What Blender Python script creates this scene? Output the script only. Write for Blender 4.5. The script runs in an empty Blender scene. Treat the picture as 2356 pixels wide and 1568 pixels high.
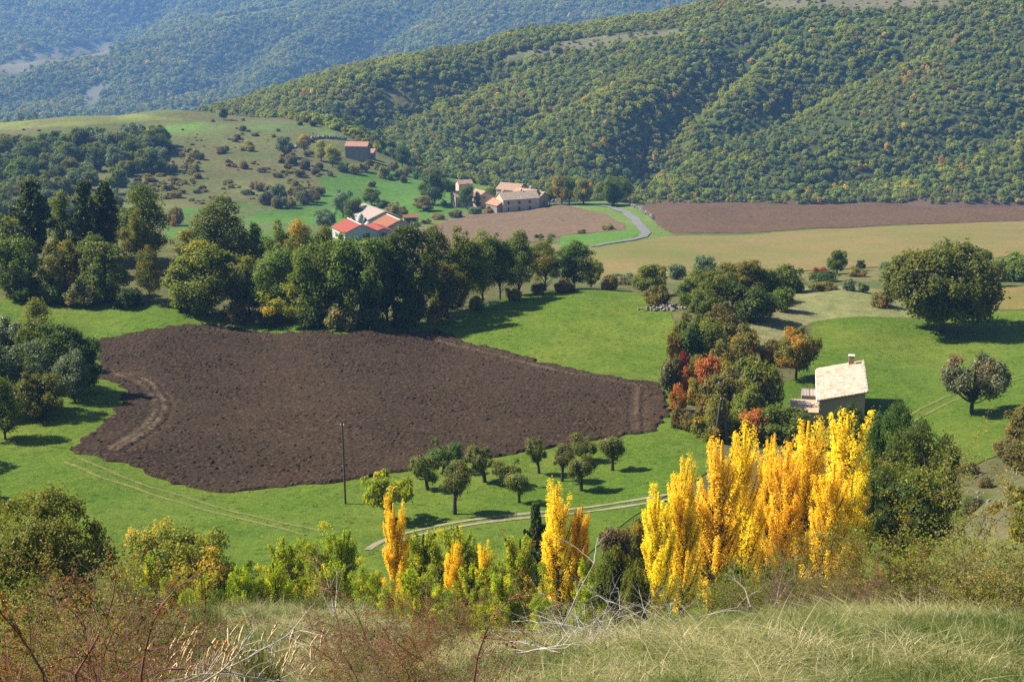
import bpy, math, random
import numpy as np
from mathutils import Vector
from mathutils.noise import noise as _mn
R = math.radians
rng = np.random.default_rng(7)
random.seed(7)
scene = bpy.context.scene
COL = scene.collection
# ------------------------------------------------------------ camera, sky, sun, exposure
CZ = 150.0                      # camera height above the datum
PITCH = R(14.0)
FP = 3520.0                     # focal length in units of a 2356 px wide picture
cam = bpy.data.cameras.new("camera")
cam.sensor_width = 36.0
cam.lens = 36.0 * FP / 2356.0
cam.clip_start = 0.2
cam.clip_end = 20000
camo = bpy.data.objects.new("camera", cam)
camo.location = (0, 0, CZ)
camo.rotation_euler = (R(90) - PITCH, 0, 0)
COL.objects.link(camo)
scene.camera = camo
SUN_EL, SUN_AZ = R(44), R(-79)   # azimuth measured from +Y (view direction) to the right
sdir = Vector((math.sin(SUN_AZ) * math.cos(SUN_EL), math.cos(SUN_AZ) * math.cos(SUN_EL), math.sin(SUN_EL)))
world = bpy.data.worlds.new("World")
scene.world = world
world.use_nodes = True
wn = world.node_tree.nodes
wn.clear()
sky = wn.new("ShaderNodeTexSky")
sky.sky_type = 'NISHITA'
sky.sun_disc = False
sky.sun_elevation = SUN_EL
sky.sun_rotation = SUN_AZ
bg = wn.new("ShaderNodeBackground")
bg.inputs[1].default_value = 0.05
wo = wn.new("ShaderNodeOutputWorld")
world.node_tree.links.new(sky.outputs[0], bg.inputs[0])
world.node_tree.links.new(bg.outputs[0], wo.inputs[0])
sl = bpy.data.lights.new("sun", 'SUN')
sl.energy = 5.0
sl.angle = R(0.5)
sl.color = (1.0, 0.92, 0.79)
so = bpy.data.objects.new("sun", sl)
so.rotation_euler = (-sdir).to_track_quat('-Z', 'Y').to_euler()
so.location = (0, 0, CZ + 60)
COL.objects.link(so)
scene.view_settings.view_transform = 'Standard'
scene.view_settings.look = 'None'
scene.view_settings.exposure = 1.25
scene.view_settings.gamma = 1.0
scene.view_settings.use_curve_mapping = False
cy = scene.cycles
cy.max_bounces = 5
cy.diffuse_bounces = 2
cy.glossy_bounces = 1
cy.transmission_bounces = 3
cy.transparent_max_bounces = 4
cy.volume_bounces = 0
cy.use_denoising = False
HAZE_DENSITY = 0.00013
HAZE_COLOR = (0.22, 0.48, 1.0)

# ------------------------------------------------------------ helpers
def vnoise(x, y, s, seed=0):
    """smooth value noise in -1..1, wavelength s"""
    x = np.asarray(x, float) / s + 1000.5 + seed * 17.3
    y = np.asarray(y, float) / s + 2000.5 + seed * 9.1
    xi = np.floor(x).astype(np.int64); yi = np.floor(y).astype(np.int64)
    fx = x - xi; fy = y - yi
    fx = fx * fx * (3 - 2 * fx); fy = fy * fy * (3 - 2 * fy)
    def h(a, b):
        n = (a * 374761393 + b * 668265263 + seed * 1442695041) & 0xffffffff
        n = ((n ^ (n >> 13)) * 1274126177) & 0xffffffff
        return ((n ^ (n >> 16)) & 0xffff) / 32767.5 - 1.0
    return (h(xi, yi) * (1 - fx) + h(xi + 1, yi) * fx) * (1 - fy) + (h(xi, yi + 1) * (1 - fx) + h(xi + 1, yi + 1) * fx) * fy

cp, sp = math.cos(PITCH), math.sin(PITCH)
def ray(u, v):
    """picture point (2356x1568 units) -> heading angle, tangent of the angle below the horizontal"""
    a = (np.asarray(u, float) - 1178.0) / FP
    b = (784.0 - np.asarray(v, float)) / FP
    dy = cp + b * sp; dz = -sp + b * cp
    return np.arctan2(a, dy), -dz / np.hypot(a, dy)
def proj(x, y, z):
    zc = np.asarray(z, float) - CZ
    f = y * cp - zc * sp
    up = y * sp + zc * cp
    f = np.where(np.abs(f) < 1e-3, 1e-3, f)
    return 1178.0 + FP * x / f, 784.0 - FP * up / f

def inside(poly, px, py):
    poly = np.asarray(poly, float); px = np.asarray(px, float); py = np.asarray(py, float)
    c = np.zeros(px.shape, bool)
    x0, y0 = poly[:, 0], poly[:, 1]; x1, y1 = np.roll(x0, -1), np.roll(y0, -1)
    for a, b, d, e in zip(x0, y0, x1, y1):
        if b == e: continue
        m = ((b > py) != (e > py))
        c ^= m & (px < (d - a) * (py - b) / (e - b) + a)
    return c
def seg_dist(px, py, line):
    """distance from points to a polyline and the nearest points"""
    best = np.full(px.shape, 1e18); bx = np.zeros(px.shape); by = np.zeros(px.shape)
    for (ax, ay), (cx, cy_) in zip(line[:-1], line[1:]):
        dx, dy = cx - ax, cy_ - ay
        t = np.clip(((px - ax) * dx + (py - ay) * dy) / (dx * dx + dy * dy + 1e-12), 0, 1)
        qx, qy = ax + t * dx, ay + t * dy
        d = (px - qx) ** 2 + (py - qy) ** 2
        m = d < best
        best[m] = d[m]; bx[m] = qx[m]; by[m] = qy[m]
    return np.sqrt(best), bx, by

def mesh_np(name, V, F, mats=(), smooth=False, face_attr=None, vert_col=None):
    """V (n,3); F list of arrays (m,k) with the same k inside each array"""
    if not isinstance(F, list): F = [F]
    F = [np.asarray(f, np.int32) for f in F if len(f)]
    me = bpy.data.meshes.new(name)
    V = np.asarray(V, np.float32)
    me.vertices.add(len(V)); me.vertices.foreach_set("co", V.ravel())
    lv = np.concatenate([f.ravel() for f in F])
    tot = np.concatenate([np.full(len(f), f.shape[1], np.int32) for f in F])
    st = np.concatenate([[0], np.cumsum(tot)[:-1]]).astype(np.int32)
    me.loops.add(len(lv)); me.loops.foreach_set("vertex_index", lv)
    me.polygons.add(len(tot))
    me.polygons.foreach_set("loop_start", st)
    try: me.polygons.foreach_set("loop_total", tot)
    except Exception: pass
    me.polygons.foreach_set("use_smooth", np.full(len(tot), smooth, bool))
    for k, a in (face_attr or {}).items():
        at = me.attributes.new(k, 'FLOAT', 'FACE'); at.data.foreach_set("value", np.asarray(a, np.float32))
    if vert_col is not None:
        at = me.attributes.new("Col", 'FLOAT_COLOR', 'POINT')
        c4 = np.ones((len(V), 4), np.float32); c4[:, :3] = vert_col
        at.data.foreach_set("color", c4.ravel())
    for m in mats: me.materials.append(m)
    me.update(calc_edges=True)
    return me
def obj(name, me, parent=None, loc=(0, 0, 0), rot=(0, 0, 0), scale=(1, 1, 1)):
    o = bpy.data.objects.new(name, me)
    COL.objects.link(o)
    o.location = loc; o.rotation_euler = rot; o.scale = scale
    if parent is not None: o.parent = parent
    return o
def tag(o, label=None, cat=None, group=None, kind=None):
    if label: o["label"] = label
    if cat: o["category"] = cat
    if group: o["group"] = group
    if kind: o["kind"] = kind
    return o
def boxes(parts):
    """[(x0,x1,y0,y1,z0,z1)] -> V,F"""
    V, F = [], []
    for (x0, x1, y0, y1, z0, z1) in parts:
        b = len(V)
        V += [(x0, y0, z0), (x1, y0, z0), (x1, y1, z0), (x0, y1, z0), (x0, y0, z1), (x1, y0, z1), (x1, y1, z1), (x0, y1, z1)]
        F += [(b, b + 3, b + 2, b + 1), (b + 4, b + 5, b + 6, b + 7), (b, b + 1, b + 5, b + 4), (b + 1, b + 2, b + 6, b + 5), (b + 2, b + 3, b + 7, b + 6), (b + 3, b, b + 4, b + 7)]
    return np.array(V, float), np.array(F)
def box(name, dims, m, parent=None):
    V, F = boxes([dims])
    return obj(name, mesh_np(name, V, F, [m]), parent)
class Tubes:
    """collects tapered tubes along polylines"""
    def __init__(s): s.V = []; s.F = []; s.n = 0; s.A = []
    def add(s, P, rad, k=5, a=0.0):
        P = np.asarray(P, float); rad = np.broadcast_to(np.asarray(rad, float), (len(P),))
        T = np.gradient(P, axis=0); T /= np.linalg.norm(T, axis=1, keepdims=True) + 1e-9
        ref = np.where(np.abs(T[:, 2:3]) > 0.9, [[1.0, 0.1, 0.0]], [[0.0, 0.05, 1.0]])
        U = np.cross(T, ref); U /= np.linalg.norm(U, axis=1, keepdims=True) + 1e-9
        W = np.cross(T, U)
        an = np.arange(k) * 2 * math.pi / k
        ring = P[:, None, :] + rad[:, None, None] * (np.cos(an)[None, :, None] * U[:, None, :] + np.sin(an)[None, :, None] * W[:, None, :])
        m = len(P)
        i = np.arange(m - 1)[:, None] * k; j = np.arange(k)[None, :]
        f = np.stack([i + j, i + (j + 1) % k, i + k + (j + 1) % k, i + k + j], -1).reshape(-1, 4) + s.n
        s.V.append(ring.reshape(-1, 3)); s.F.append(f); s.A.append(np.full(len(f), a)); s.n += m * k
    def mesh(s, name, m, smooth=True):
        return mesh_np(name, np.concatenate(s.V), [np.concatenate(s.F)], [m], smooth, {"rnd": np.concatenate(s.A)})

ORD = "first second third fourth fifth sixth seventh eighth ninth tenth eleventh twelfth thirteenth fourteenth fifteenth sixteenth seventeenth eighteenth nineteenth twentieth".split()
ORD += ["twenty-" + w for w in ORD[:9]] + ["thirtieth"] + ["thirty-" + w for w in ORD[:9]] + ["fortieth"] + ["forty-" + w for w in ORD[:9]]
# ------------------------------------------------------------ materials
class NT:
    def __init__(s, name):
        s.m = bpy.data.materials.new(name); s.m.use_nodes = True
        s.t = s.m.node_tree; s.t.nodes.clear()
        s.out = s.t.nodes.new("ShaderNodeOutputMaterial")
    def n(s, typ, ins=None, **kw):
        nd = s.t.nodes.new(typ)
        for k, v in kw.items(): setattr(nd, k, v)
        for k, v in (ins or {}).items():
            if isinstance(v, bpy.types.NodeSocket): s.t.links.new(v, nd.inputs[k])
            else: nd.inputs[k].default_value = v
        return nd
    def noise(s, scale, detail=3.0, rough=0.6, vec=None):
        i = {"Scale": scale, "Detail": detail, "Roughness": rough}
        if vec is not None: i["Vector"] = vec
        return s.n("ShaderNodeTexNoise", i).outputs["Fac"]
    def ramp(s, fac, stops):
        r = s.n("ShaderNodeValToRGB", {"Fac": fac})
        el = r.color_ramp.elements
        while len(el) > len(stops): el.remove(el[-1])
        while len(el) < len(stops): el.new(0.5)
        for e, (p, c) in zip(el, stops):
            e.position = p; e.color = (c, c, c, 1) if not hasattr(c, '__len__') else (*c[:3], 1)
        return r.outputs[0]
    def mix(s, f, a, b, blend='MIX'):
        nd = s.n("ShaderNodeMix", data_type='RGBA', blend_type=blend)
        for idx, v in ((0, f), (6, a), (7, b)):
            if isinstance(v, bpy.types.NodeSocket): s.t.links.new(v, nd.inputs[idx])
            else: nd.inputs[idx].default_value = v if idx == 0 else (*v[:3], 1)
        return nd.outputs[2]
    def math(s, op, a, b=0.0):
        nd = s.n("ShaderNodeMath", operation=op)
        for i, v in enumerate((a, b)):
            if isinstance(v, bpy.types.NodeSocket): s.t.links.new(v, nd.inputs[i])
            else: nd.inputs[i].default_value = v
        return nd.outputs[0]
    def pos(s): return s.n("ShaderNodeNewGeometry").outputs["Position"]
    def attr(s, name, out="Fac"): return s.n("ShaderNodeAttribute", attribute_name=name).outputs[out]
    def bump(s, h, strength, dist): return s.n("ShaderNodeBump", {"Height": h, "Strength": strength, "Distance": dist}).outputs[0]
    def finish(s, color, rough=0.9, spec=0.2, normal=None, metal=0.0):
        i = {"Base Color": color if isinstance(color, bpy.types.NodeSocket) else (*color, 1), "Roughness": rough, "Specular IOR Level": spec, "Metallic": metal}
        if normal is not None: i["Normal"] = normal
        b = s.n("ShaderNodeBsdfPrincipled", i)
        s.t.links.new(b.outputs[0], s.out.inputs[0])
        return s.m

def leaf_mat(name, g1, g2, autumn=None, amount=0.0, trans=0.45, spec=0.25, jitter=0.35):
    n = NT(name)
    c = n.mix(n.attr("rnd"), g1, g2)
    if autumn is not None:
        f = n.ramp(n.math('ADD', n.math('MULTIPLY', n.attr("clu"), 0.75), n.math('MULTIPLY', n.attr("rnd"), 0.25)), [(max(0.0, 1 - amount - 0.12), 0.0), (min(1.0, 1 - amount + 0.12), 1.0)])
        c = n.mix(f, c, autumn)
    ran = n.n("ShaderNodeObjectInfo").outputs["Random"]
    hsv = n.n("ShaderNodeHueSaturation", {"Hue": n.math('ADD', 0.485, n.math('MULTIPLY', ran, 0.03)), "Saturation": 1.0,
              "Value": n.math('ADD', 1 - jitter / 2, n.math('MULTIPLY', ran, jitter)), "Color": c}).outputs[0]
    b = n.n("ShaderNodeBsdfPrincipled", {"Base Color": hsv, "Roughness": 0.42, "Specular IOR Level": spec * .8})
    t = n.n("ShaderNodeBsdfTranslucent", {"Color": n.mix(1.0, hsv, (1.5, 1.42, 0.7), 'MULTIPLY')})
    mx = n.n("ShaderNodeMixShader", {0: trans, 1: b.outputs[0], 2: t.outputs[0]})
    n.t.links.new(mx.outputs[0], n.out.inputs[0])
    return n.m
def plain(name, col, rough=0.85, var=0.25, scale=3.0, spec=0.2, bumpd=0.0):
    n = NT(name)
    p = n.n("ShaderNodeTexCoord").outputs["Object"]
    f = n.noise(scale, 5, 0.65, p)
    c = n.mix(f, tuple(x * (1 - var) for x in col), tuple(min(1, x * (1 + var)) for x in col))
    nm = n.bump(f, 0.6, bumpd) if bumpd else None
    return n.finish(c, rough, spec, nm)
# ------------------------------------------------------------ the lie of the land
# (u, v, distance): what the picture shows at that point and how far away it lies; (u, e, d) with e < 1: gradient below the eye
CP = []
def row(d, *uv):
    for u, v in uv: CP.append((u, v, d))
row(1.3, (0, 1.75), (1200, 1.75), (2356, 1.75))
row(3.0, (0, .92), (1200, .90), (2356, .87))
row(6.0, (0, .64), (700, .63), (1200, .60), (1700, .60), (2356, .595))
row(10., (-200, .545), (0, .54), (700, .535), (1200, .52), (1700, .51), (2356, .505))
row(15., (-200, .505), (0, .50), (500, .50), (900, .49), (1200, .478), (1550, .465), (1950, .449), (2500, .440))
row(21., (-200, .488), (0, .485), (500, .485), (900, .486), (1200, .482), (1550, .467), (1950, .443), (2500, .430))
row(30., (-200, .477), (0, .475), (500, .475), (900, .487), (1200, .495), (1550, .485), (1950, .460), (2500, .436))
row(45., (-200, .462), (0, .462), (500, .464), (700, .466), (1000, .484), (1300, .492), (1700, .485), (2000, .46), (2350, .425), (2600, .41))
row(60., (-200, .438), (0, .436), (500, .440), (750, .443), (1000, .470), (1300, .488), (1700, .488), (2000, .455), (2250, .415), (2450, .385), (2600, .37))
row(78., (-200, .462), (0, .462), (500, .466), (800, .466), (1200, .478), (1700, .478), (2000, .455), (2230, .395), (2400, .352), (2600, .335))
row(95., (-200, .455), (0, .455), (600, .462), (1200, .462), (1700, .455), (2000, .435), (2200, .385), (2360, .334), (2600, .318))
row(112., (-200, .425), (0, .425), (600, .428), (1200, .428), (1700, .428), (2000, .418), (2200, .385), (2400, .345), (2600, .33))
row(131., (-200, .392), (0, .392), (600, .394), (880, .394), (1300, .390), (1700, .385), (2100, .370), (2400, .355), (2600, .35))
row(149., (-200, .360), (300, .359), (800, .357), (1200, .352), (1600, .346), (2000, .340), (2250, .337), (2400, .333), (2600, .33))
row(178., (-200, .305), (200, .304), (800, .306), (1200, .304), (1600, .302), (1937, .310), (2250, .302), (2600, .295))
row(205., (-200, .270), (200, .271), (800, .272), (1200, .272), (1540, .271), (1750, .268), (2000, .270), (2300, .268), (2600, .263))
row(238., (-200, .237), (200, .240), (600, .241), (1000, .239), (1400, .2325), (1650, .228), (1900, .232), (2150, .236), (2400, .232), (2600, .23))
row(262., (-200, .207), (100, .210), (400, .206), (700, .205), (1000, .211), (1350, .215), (1550, .216), (1750, .2125), (1950, .209), (2150, .212), (2400, .213), (2600, .21))
row(295., (-200, .180), (80, .182), (300, .180), (500, .181), (800, .190), (1100, .205), (1350, .212), (1600, .213), (1900, .2085), (2150, .211), (2400, .207), (2600, .205))
row(340., (-200, .178), (80, .180), (300, .176), (500, .178), (800, .197), (1100, .208), (1400, .2055), (1700, .2045), (2000, .200), (2356, .194), (2600, .19))
row(420., (-200, .192), (300, .192), (800, .197), (1100, .196), (1400, .187), (1700, .184), (2000, .1795), (2356, .174), (2600, .171))
row(500., (-200, .183), (300, .181), (800, .184), (1100, .184), (1400, .1765), (1700, .1725), (2000, .1685), (2356, .1635), (2600, .16))
row(590., (-200, .170), (300, .170), (600, .171), (850, .1735), (1100, .1715), (1400, .1652), (1700, .1600), (2000, .1565), (2356, .1525), (2600, .15))
row(640., (-200, .158), (300, .161), (600, .163), (850, .1650), (1100, .1640), (1400, .1590), (1700, .1535), (2000, .1515), (2356, .1490), (2600, .147))
row(690., (-200, .149), (0, .150), (300, .151), (600, .153), (850, .1565), (1100, .1575), (1250, .1552), (1400, .1545), (1560, .1570), (1800, .1600), (2356, .158), (2600, .157))
row(760., (-200, .1375), (0, .137), (300, .136), (600, .138), (850, .143), (1050, .1450), (1150, .1470), (1300, .158), (1500, .172), (1800, .178), (2356, .176), (2600, .174))
row(850., (-200, .1235), (0, .122), (300, .117), (600, .117), (760, .1190), (840, .1235), (940, .1320), (1080, .1410), (1200, .156), (1400, .167), (1700, .166), (2000, .166), (2356, .164), (2600, .163))
row(920., (-200, .1130), (0, .111), (300, .107), (600, .105), (800, .108), (900, .122), (1000, .140), (1150, .150), (1400, .150), (1700, .149), (2000, .1495), (2356, .149), (2600, .149))
row(1000., (-200, .1010), (0, .101), (300, .100), (500, .0985), (700, .101), (800, .109), (900, .126), (1100, .131), (1400, .119), (1700, .116), (2000, .112), (2356, .107), (2600, .105))
row(1080., (-200, .096), (0, .096), (200, .0945), (400, .0975), (600, .106), (800, .119), (1000, .112), (1200, .104), (1400, .092), (1700, .085), (2000, .078), (2356, .071), (2600, .068))
row(1180., (-200, .108), (0, .108), (300, .108), (500, .107), (700, .0985), (1000, .088), (1200, .078), (1400, .066), (1700, .052), (2000, .041), (2356, .032), (2600, .028))
row(1300., (-200, .112), (0, .112), (300, .110), (450, .098), (600, .088), (800, .072), (1000, .062), (1200, .052), (1400, .046), (1600, .034), (1800, .018), (2100, .004), (2600, -.01))
row(1550., (-200, .108), (0, .107), (300, .104), (500, .098), (700, .085), (1000, .072), (1200, .064), (1400, .056), (1600, .042), (1900, .015), (2300, -.005), (2600, -.015))
row(3100., (-200, .094), (0, .0945), (200, .0925), (400, .088), (600, .082), (800, .076), (1000, .072), (1300, .060), (1600, .045), (2000, .010), (2600, -.015))
row(3550., (-200, .074), (0, .071), (150, .070), (350, .066), (600, .057), (800, .050), (1000, .043), (1300, .032), (1600, .015), (2000, -.01), (2600, -.02))
row(4000., (-200, .060), (0, .059), (200, .054), (400, .044), (600, .035), (800, .028), (1000, .020), (1300, .008), (1700, -.01), (2600, -.025))
row(4550., (-200, .058), (0, .056), (200, .049), (400, .041), (550, .0365), (750, .024), (1000, .008), (1400, -.008), (2600, -.03))
row(5300., (-200, .036), (0, .034), (300, .026), (600, .015), (1000, .0), (2600, -.03))
row(6500., (-200, .004), (600, -.008), (2600, -.03))
row(9500., (-200, -.005), (1200, -.01), (2600, -.015))
cpu = np.array([c[0] for c in CP], float); cpe = np.array([c[1] for c in CP], float); cpd = np.array([c[2] for c in CP], float)
cth = np.arctan((cpu - 1178.0) / FP / 0.985)
cr = cpd.copy()
KX = 3.0
def tps_k(dx, dy):
    d2 = dx * dx + dy * dy
    return 0.5 * d2 * np.log(d2 + 1e-12)
cx_, cy_ = cth * KX, np.log(cr)
K = tps_k(cx_[:, None] - cx_[None], cy_[:, None] - cy_[None])
nC = len(CP)
A = np.zeros((nC + 3, nC + 3)); A[:nC, :nC] = K + 1e-5 * np.eye(nC)
A[:nC, nC] = 1; A[:nC, nC + 1] = cx_; A[:nC, nC + 2] = cy_; A[nC:, :nC] = A[:nC, nC:].T
sol = np.linalg.solve(A, np.concatenate([cpe, np.zeros(3)]))
# polar grid: fine inside the view, coarse all around
th_in = np.linspace(-0.42, 0.42, 421)
tail = 0.42 + (math.pi - 0.42) * np.linspace(0, 1, 31)[1:] ** 1.6
TH = np.concatenate([-tail[::-1], th_in, tail])
LR = np.log(np.concatenate([np.geomspace(0.6, 9, 26)[:-1], np.geomspace(9, 90, 190)[:-1], np.geomspace(90, 1350, 400)[:-1], np.geomspace(1350, 9500, 180)]))
def eval_e(th, lr):
    x = (th * KX).ravel(); y = lr.ravel(); out = np.empty(x.size)
    for i in range(0, x.size, 20000):
        sl_ = slice(i, i + 20000)
        out[sl_] = tps_k(x[sl_, None] - cx_[None], y[sl_, None] - cy_[None]) @ sol[:nC] + sol[nC] + sol[nC + 1] * x[sl_] + sol[nC + 2] * y[sl_]
    return out.reshape(th.shape)
Ein = eval_e(*np.meshgrid(th_in, LR, indexing='ij'))
L0, R0 = Ein[0], Ein[-1]
def side(t):                                   # beyond the view: the edge profile, blending round the back into a rising hillside
    w = np.clip((abs(t) - 0.42) / (math.pi - 0.42), 0, 1); w = w * w * (3 - 2 * w)
    mid = 0.5 * (L0 + R0); edge = R0 if t > 0 else L0
    rr = np.exp(LR)
    back = 1.62 / rr - 0.05 * np.clip(rr / 400, 0, 1)
    return edge * (1 - w) + np.where(rr < 60, 1.62 / rr + 0.1 * np.exp(-rr / 20), back) * w
EG = np.vstack([np.array([side(t) for t in -tail[::-1]]), Ein, np.array([side(t) for t in tail])])
RR = np.exp(LR)
GX = np.sin(TH)[:, None] * RR[None]; GY = np.cos(TH)[:, None] * RR[None]
def lookup(grid, x, y):
    th = np.arctan2(x, y); lr = np.log(np.maximum(np.hypot(x, y), 0.61))
    i = np.clip(np.searchsorted(TH, th) - 1, 0, len(TH) - 2); j = np.clip(np.searchsorted(LR, lr) - 1, 0, len(LR) - 2)
    a = np.clip((th - TH[i]) / (TH[i + 1] - TH[i]), 0, 1); b = np.clip((lr - LR[j]) / (LR[j + 1] - LR[j]), 0, 1)
    return (grid[i, j] * (1 - b) + grid[i, j + 1] * b) * (1 - a) + (grid[i + 1, j] * (1 - b) + grid[i + 1, j + 1] * b) * a
def hit(u, v, dmin=0.0):
    """ground point seen at a picture point"""
    th, e = ray(u, v); th = float(th); e = float(e)
    i = int(np.clip(np.searchsorted(TH, th) - 1, 0, len(TH) - 2)); a = (th - TH[i]) / (TH[i + 1] - TH[i])
    col = EG[i] * (1 - a) + EG[i + 1] * a
    ok = np.where((col <= e) & (RR >= max(dmin, 5.0)))[0]
    if len(ok) == 0: j = len(RR) - 1; r = RR[-1]
    else:
        j = ok[0]
        c0, c1 = col[j - 1], col[j]
        t = 0 if c0 <= e else (c0 - e) / (c0 - c1 + 1e-12)
        r = math.exp(LR[j - 1] + t * (LR[j] - LR[j - 1]))
    return r * math.sin(th), r * math.cos(th)
# gullies and spurs of the wooded slopes: (polyline in the picture, depth, half-width)
for line, dep, wid in (
    ([(1830, 205), (1700, 262), (1600, 300), (1500, 345), (1450, 380)], 24, 24),
    ([(1720, 95), (1640, 160), (1560, 225), (1500, 290), (1470, 350)], 26, 22),
    ([(2080, 110), (1960, 150), (1850, 195)], 20, 22),
    ([(1130, 150), (1060, 178), (960, 230), (880, 262)], 26, 26),
    ([(1300, 215), (1180, 265), (1080, 330)], 15, 24),
    ([(2356, 250), (2250, 300), (2120, 350), (1980, 400)], 15, 24)):
    pl = [hit(u, v, 900) for u, v in line]
    s_ = GY[:, :] > 850
    d, _, _ = seg_dist(GX[s_], GY[s_], pl)
    EG[s_] += dep * np.exp(-(d / wid) ** 2) / np.hypot(GX[s_], GY[s_])
for line, dep, wid in (([(1500, 30), (1340, 70), (1180, 120)], 75, 105), ([(900, 40), (800, 100), (730, 170), (700, 230)], 80, 100), ([(620, 60), (520, 130), (430, 200)], 52, 88), ([(330, 10), (250, 60), (180, 110)], 80, 140)):
    pl = [hit(u, v, 2200) for u, v in line]
    s_ = GY[:, :] > 2000
    d, _, _ = seg_dist(GX[s_], GY[s_], pl)
    EG[s_] += dep * np.exp(-(d / wid) ** 2) / np.hypot(GX[s_], GY[s_])
rg = np.hypot(GX, GY)
far = np.clip((rg - 850) / 300, 0, 1)
NZ = far * (9 * vnoise(GX, GY, 130, 1) + 4 * vnoise(GX, GY, 55, 2)) * (1 + np.clip((rg - 1500) / 1500, 0, 1)) \
   + np.clip((rg - 200) / 300, 0, 1) * (1 - far) * (0.8 * vnoise(GX, GY, 45, 3) + 0.3 * vnoise(GX, GY, 17, 4)) \
   + np.clip((rg - 8) / 30, 0, 1) * 0.12 * vnoise(GX, GY, 9, 5) + np.clip((70 - rg) / 70, 0, 1) * (0.07 * vnoise(GX, GY, 1.6, 6) + 0.03 * vnoise(GX, GY, 0.7, 8))
EG -= NZ / rg
GZ = CZ - EG * rg
def H(x, y):
    x = np.asarray(x, float); y = np.asarray(y, float)
    return lookup(GZ, x, y)
def at(u, d):
    """ground point under picture column u at forward distance d"""
    x = (u - 1178.0) / FP * d / 0.985
    return x, d, float(H(x, d))
def zpix(u, v, x, y):
    """height at plan point (x,y) that shows at picture height v"""
    return CZ - float(ray(u, v)[1]) * math.hypot(x, y)

# ------------------------------------------------------------ ground sheet, coloured by what grows there
GU, GV = proj(GX, GY, GZ)
wob = 14 * vnoise(GX, GY, 60, 11) + 7 * vnoise(GX, GY, 20, 12)
gcol = np.empty(GX.shape + (3,))
gcol[:] = (.115, .11, .05)
def zone(poly, d0, d1, col, w=1.0):
    m = (rg > d0) & (rg < d1) & (np.abs(np.arctan2(GX, GY)) < 0.6)
    m &= inside(poly, GU + wob * w * np.minimum(1, 300 / rg), GV + wob * w * 0.4 * np.minimum(1, 300 / rg))
    gcol[m] = col
W0 = [(-900, -300), (3300, -300), (3300, 1700), (-900, 1700)]
gcol[rg < 40] = (.125, .115, .055)
gcol[(rg >= 40) & (rg < 80)] = (.115, .12, .045)
gcol[(rg >= 80) & (rg < 145)] = (.085, .115, .02)
gcol[(rg > 300) & (rg < 560)] = (.105, .12, .045)
gcol[(rg > 560) & (rg < 1150)] = (.125, .13, .05)
gcol[rg > 1000] = (.035, .05, .022)
FORE = [(860, 1180), (1200, 1180)]
FORC = [(-900, 1700, 1150), (0, 1700, 1150), (380, 1600, 1120), (520, 1100, 1120), (700, 930, 1080), (830, 880, 1000), (960, 860, 960), (1150, 830, 900), (1300, 740, 800), (1450, 690, 760), (3300, 690, 760)]
edge_r = np.interp(GU, [c[0] for c in FORC], [c[1] for c in FORC])
gcol[(rg > np.minimum(edge_r, 1010)) & (rg > 650)] = (.065, .08, .026)
zone([(-300, 248), (140, 243), (350, 266), (420, 275), (0, 300), (-300, 310)], 850, 1150, (.165, .18, .055), .4)
zone([(30, 332), (180, 318), (330, 296), (460, 282), (560, 284), (470, 300), (330, 312), (160, 328)], 700, 1100, (.10, .17, .04), .4)
zone([(560, 275), (830, 292), (815, 305), (760, 312), (700, 296), (560, 300)], 750, 1050, (.12, .17, .05), .4)
zone([(400, 480), (560, 470), (720, 455), (740, 405), (860, 390), (1000, 400), (1130, 432), (1120, 470), (1000, 500), (900, 545), (640, 600), (380, 620), (380, 520)], 430, 860, (.085, .165, .03), .6)
zone([(830, 372), (1000, 378), (1150, 420), (1130, 440), (1050, 410), (900, 390)], 600, 930, (.11, .18, .04), .4)
zone([(1240, 460), (1480, 452), (2400, 435), (2400, 448), (1500, 466), (1560, 560), (1300, 580), (1280, 480)], 400, 760, (.12, .17, .045), .3)
zone([(1250, 560), (1500, 560), (2400, 560), (2400, 640), (1350, 650)], 270, 480, (.16, .145, .065), .5)
zone([(1640, 650), (2060, 640), (2400, 640), (2400, 690), (2000, 740), (1860, 740), (1750, 800), (1600, 800)], 215, 300, (.205, .19, .095), .5)
zone([(2150, 1080), (2250, 1030), (2500, 960), (2500, 1250), (2150, 1230)], 45, 125, (.115, .105, .062), .5)
hm = (rg > 560) & (rg < 1150)
gcol[hm] *= (1 + .22 * vnoise(GX[hm], GY[hm], 28, 13))[:, None]
bm_ = hm & (vnoise(GX, GY, 45, 14) + .5 * vnoise(GX, GY, 15, 15) > .35) & (GU < 740)
gcol[bm_] = gcol[bm_] * .5 + np.array((.14, .11, .06)) * .5
# far bare ground among the woods
zone([(-100, 165), (0, 150), (90, 118), (200, 102), (260, 96), (250, 125), (150, 140), (80, 165), (0, 172)], 2500, 5200, (.20, .17, .11), .06)
zone([(190, 242), (190, 215), (235, 186), (262, 190), (235, 215), (215, 245)], 2200, 4500, (.17, .16, .11), .06)
zone([(270, 85), (420, 62), (560, 40), (650, 26), (700, 8), (760, -10), (640, 15), (500, 38), (380, 52)], 3000, 6300, (.13, .16, .075), .06)
zone([(860, 215), (960, 190), (1010, 190), (990, 240), (900, 255)], 950, 1500, (.19, .165, .08), .06)
zone([(1160, 130), (1300, 95), (1440, 75), (1640, 62), (1650, 75), (1400, 108), (1240, 130), (1150, 145)], 1000, 1600, (.15, .135, .085), .06)
zone([(1650, 5), (1990, -5), (2220, 0), (2180, 20), (1900, 22), (1700, 15)], 1000, 1600, (.15, .13, .09), .06)
zone([(300, 240), (600, 272), (420, 268), (300, 262)], 1000, 1900, (.14, .14, .08), .06)

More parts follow.
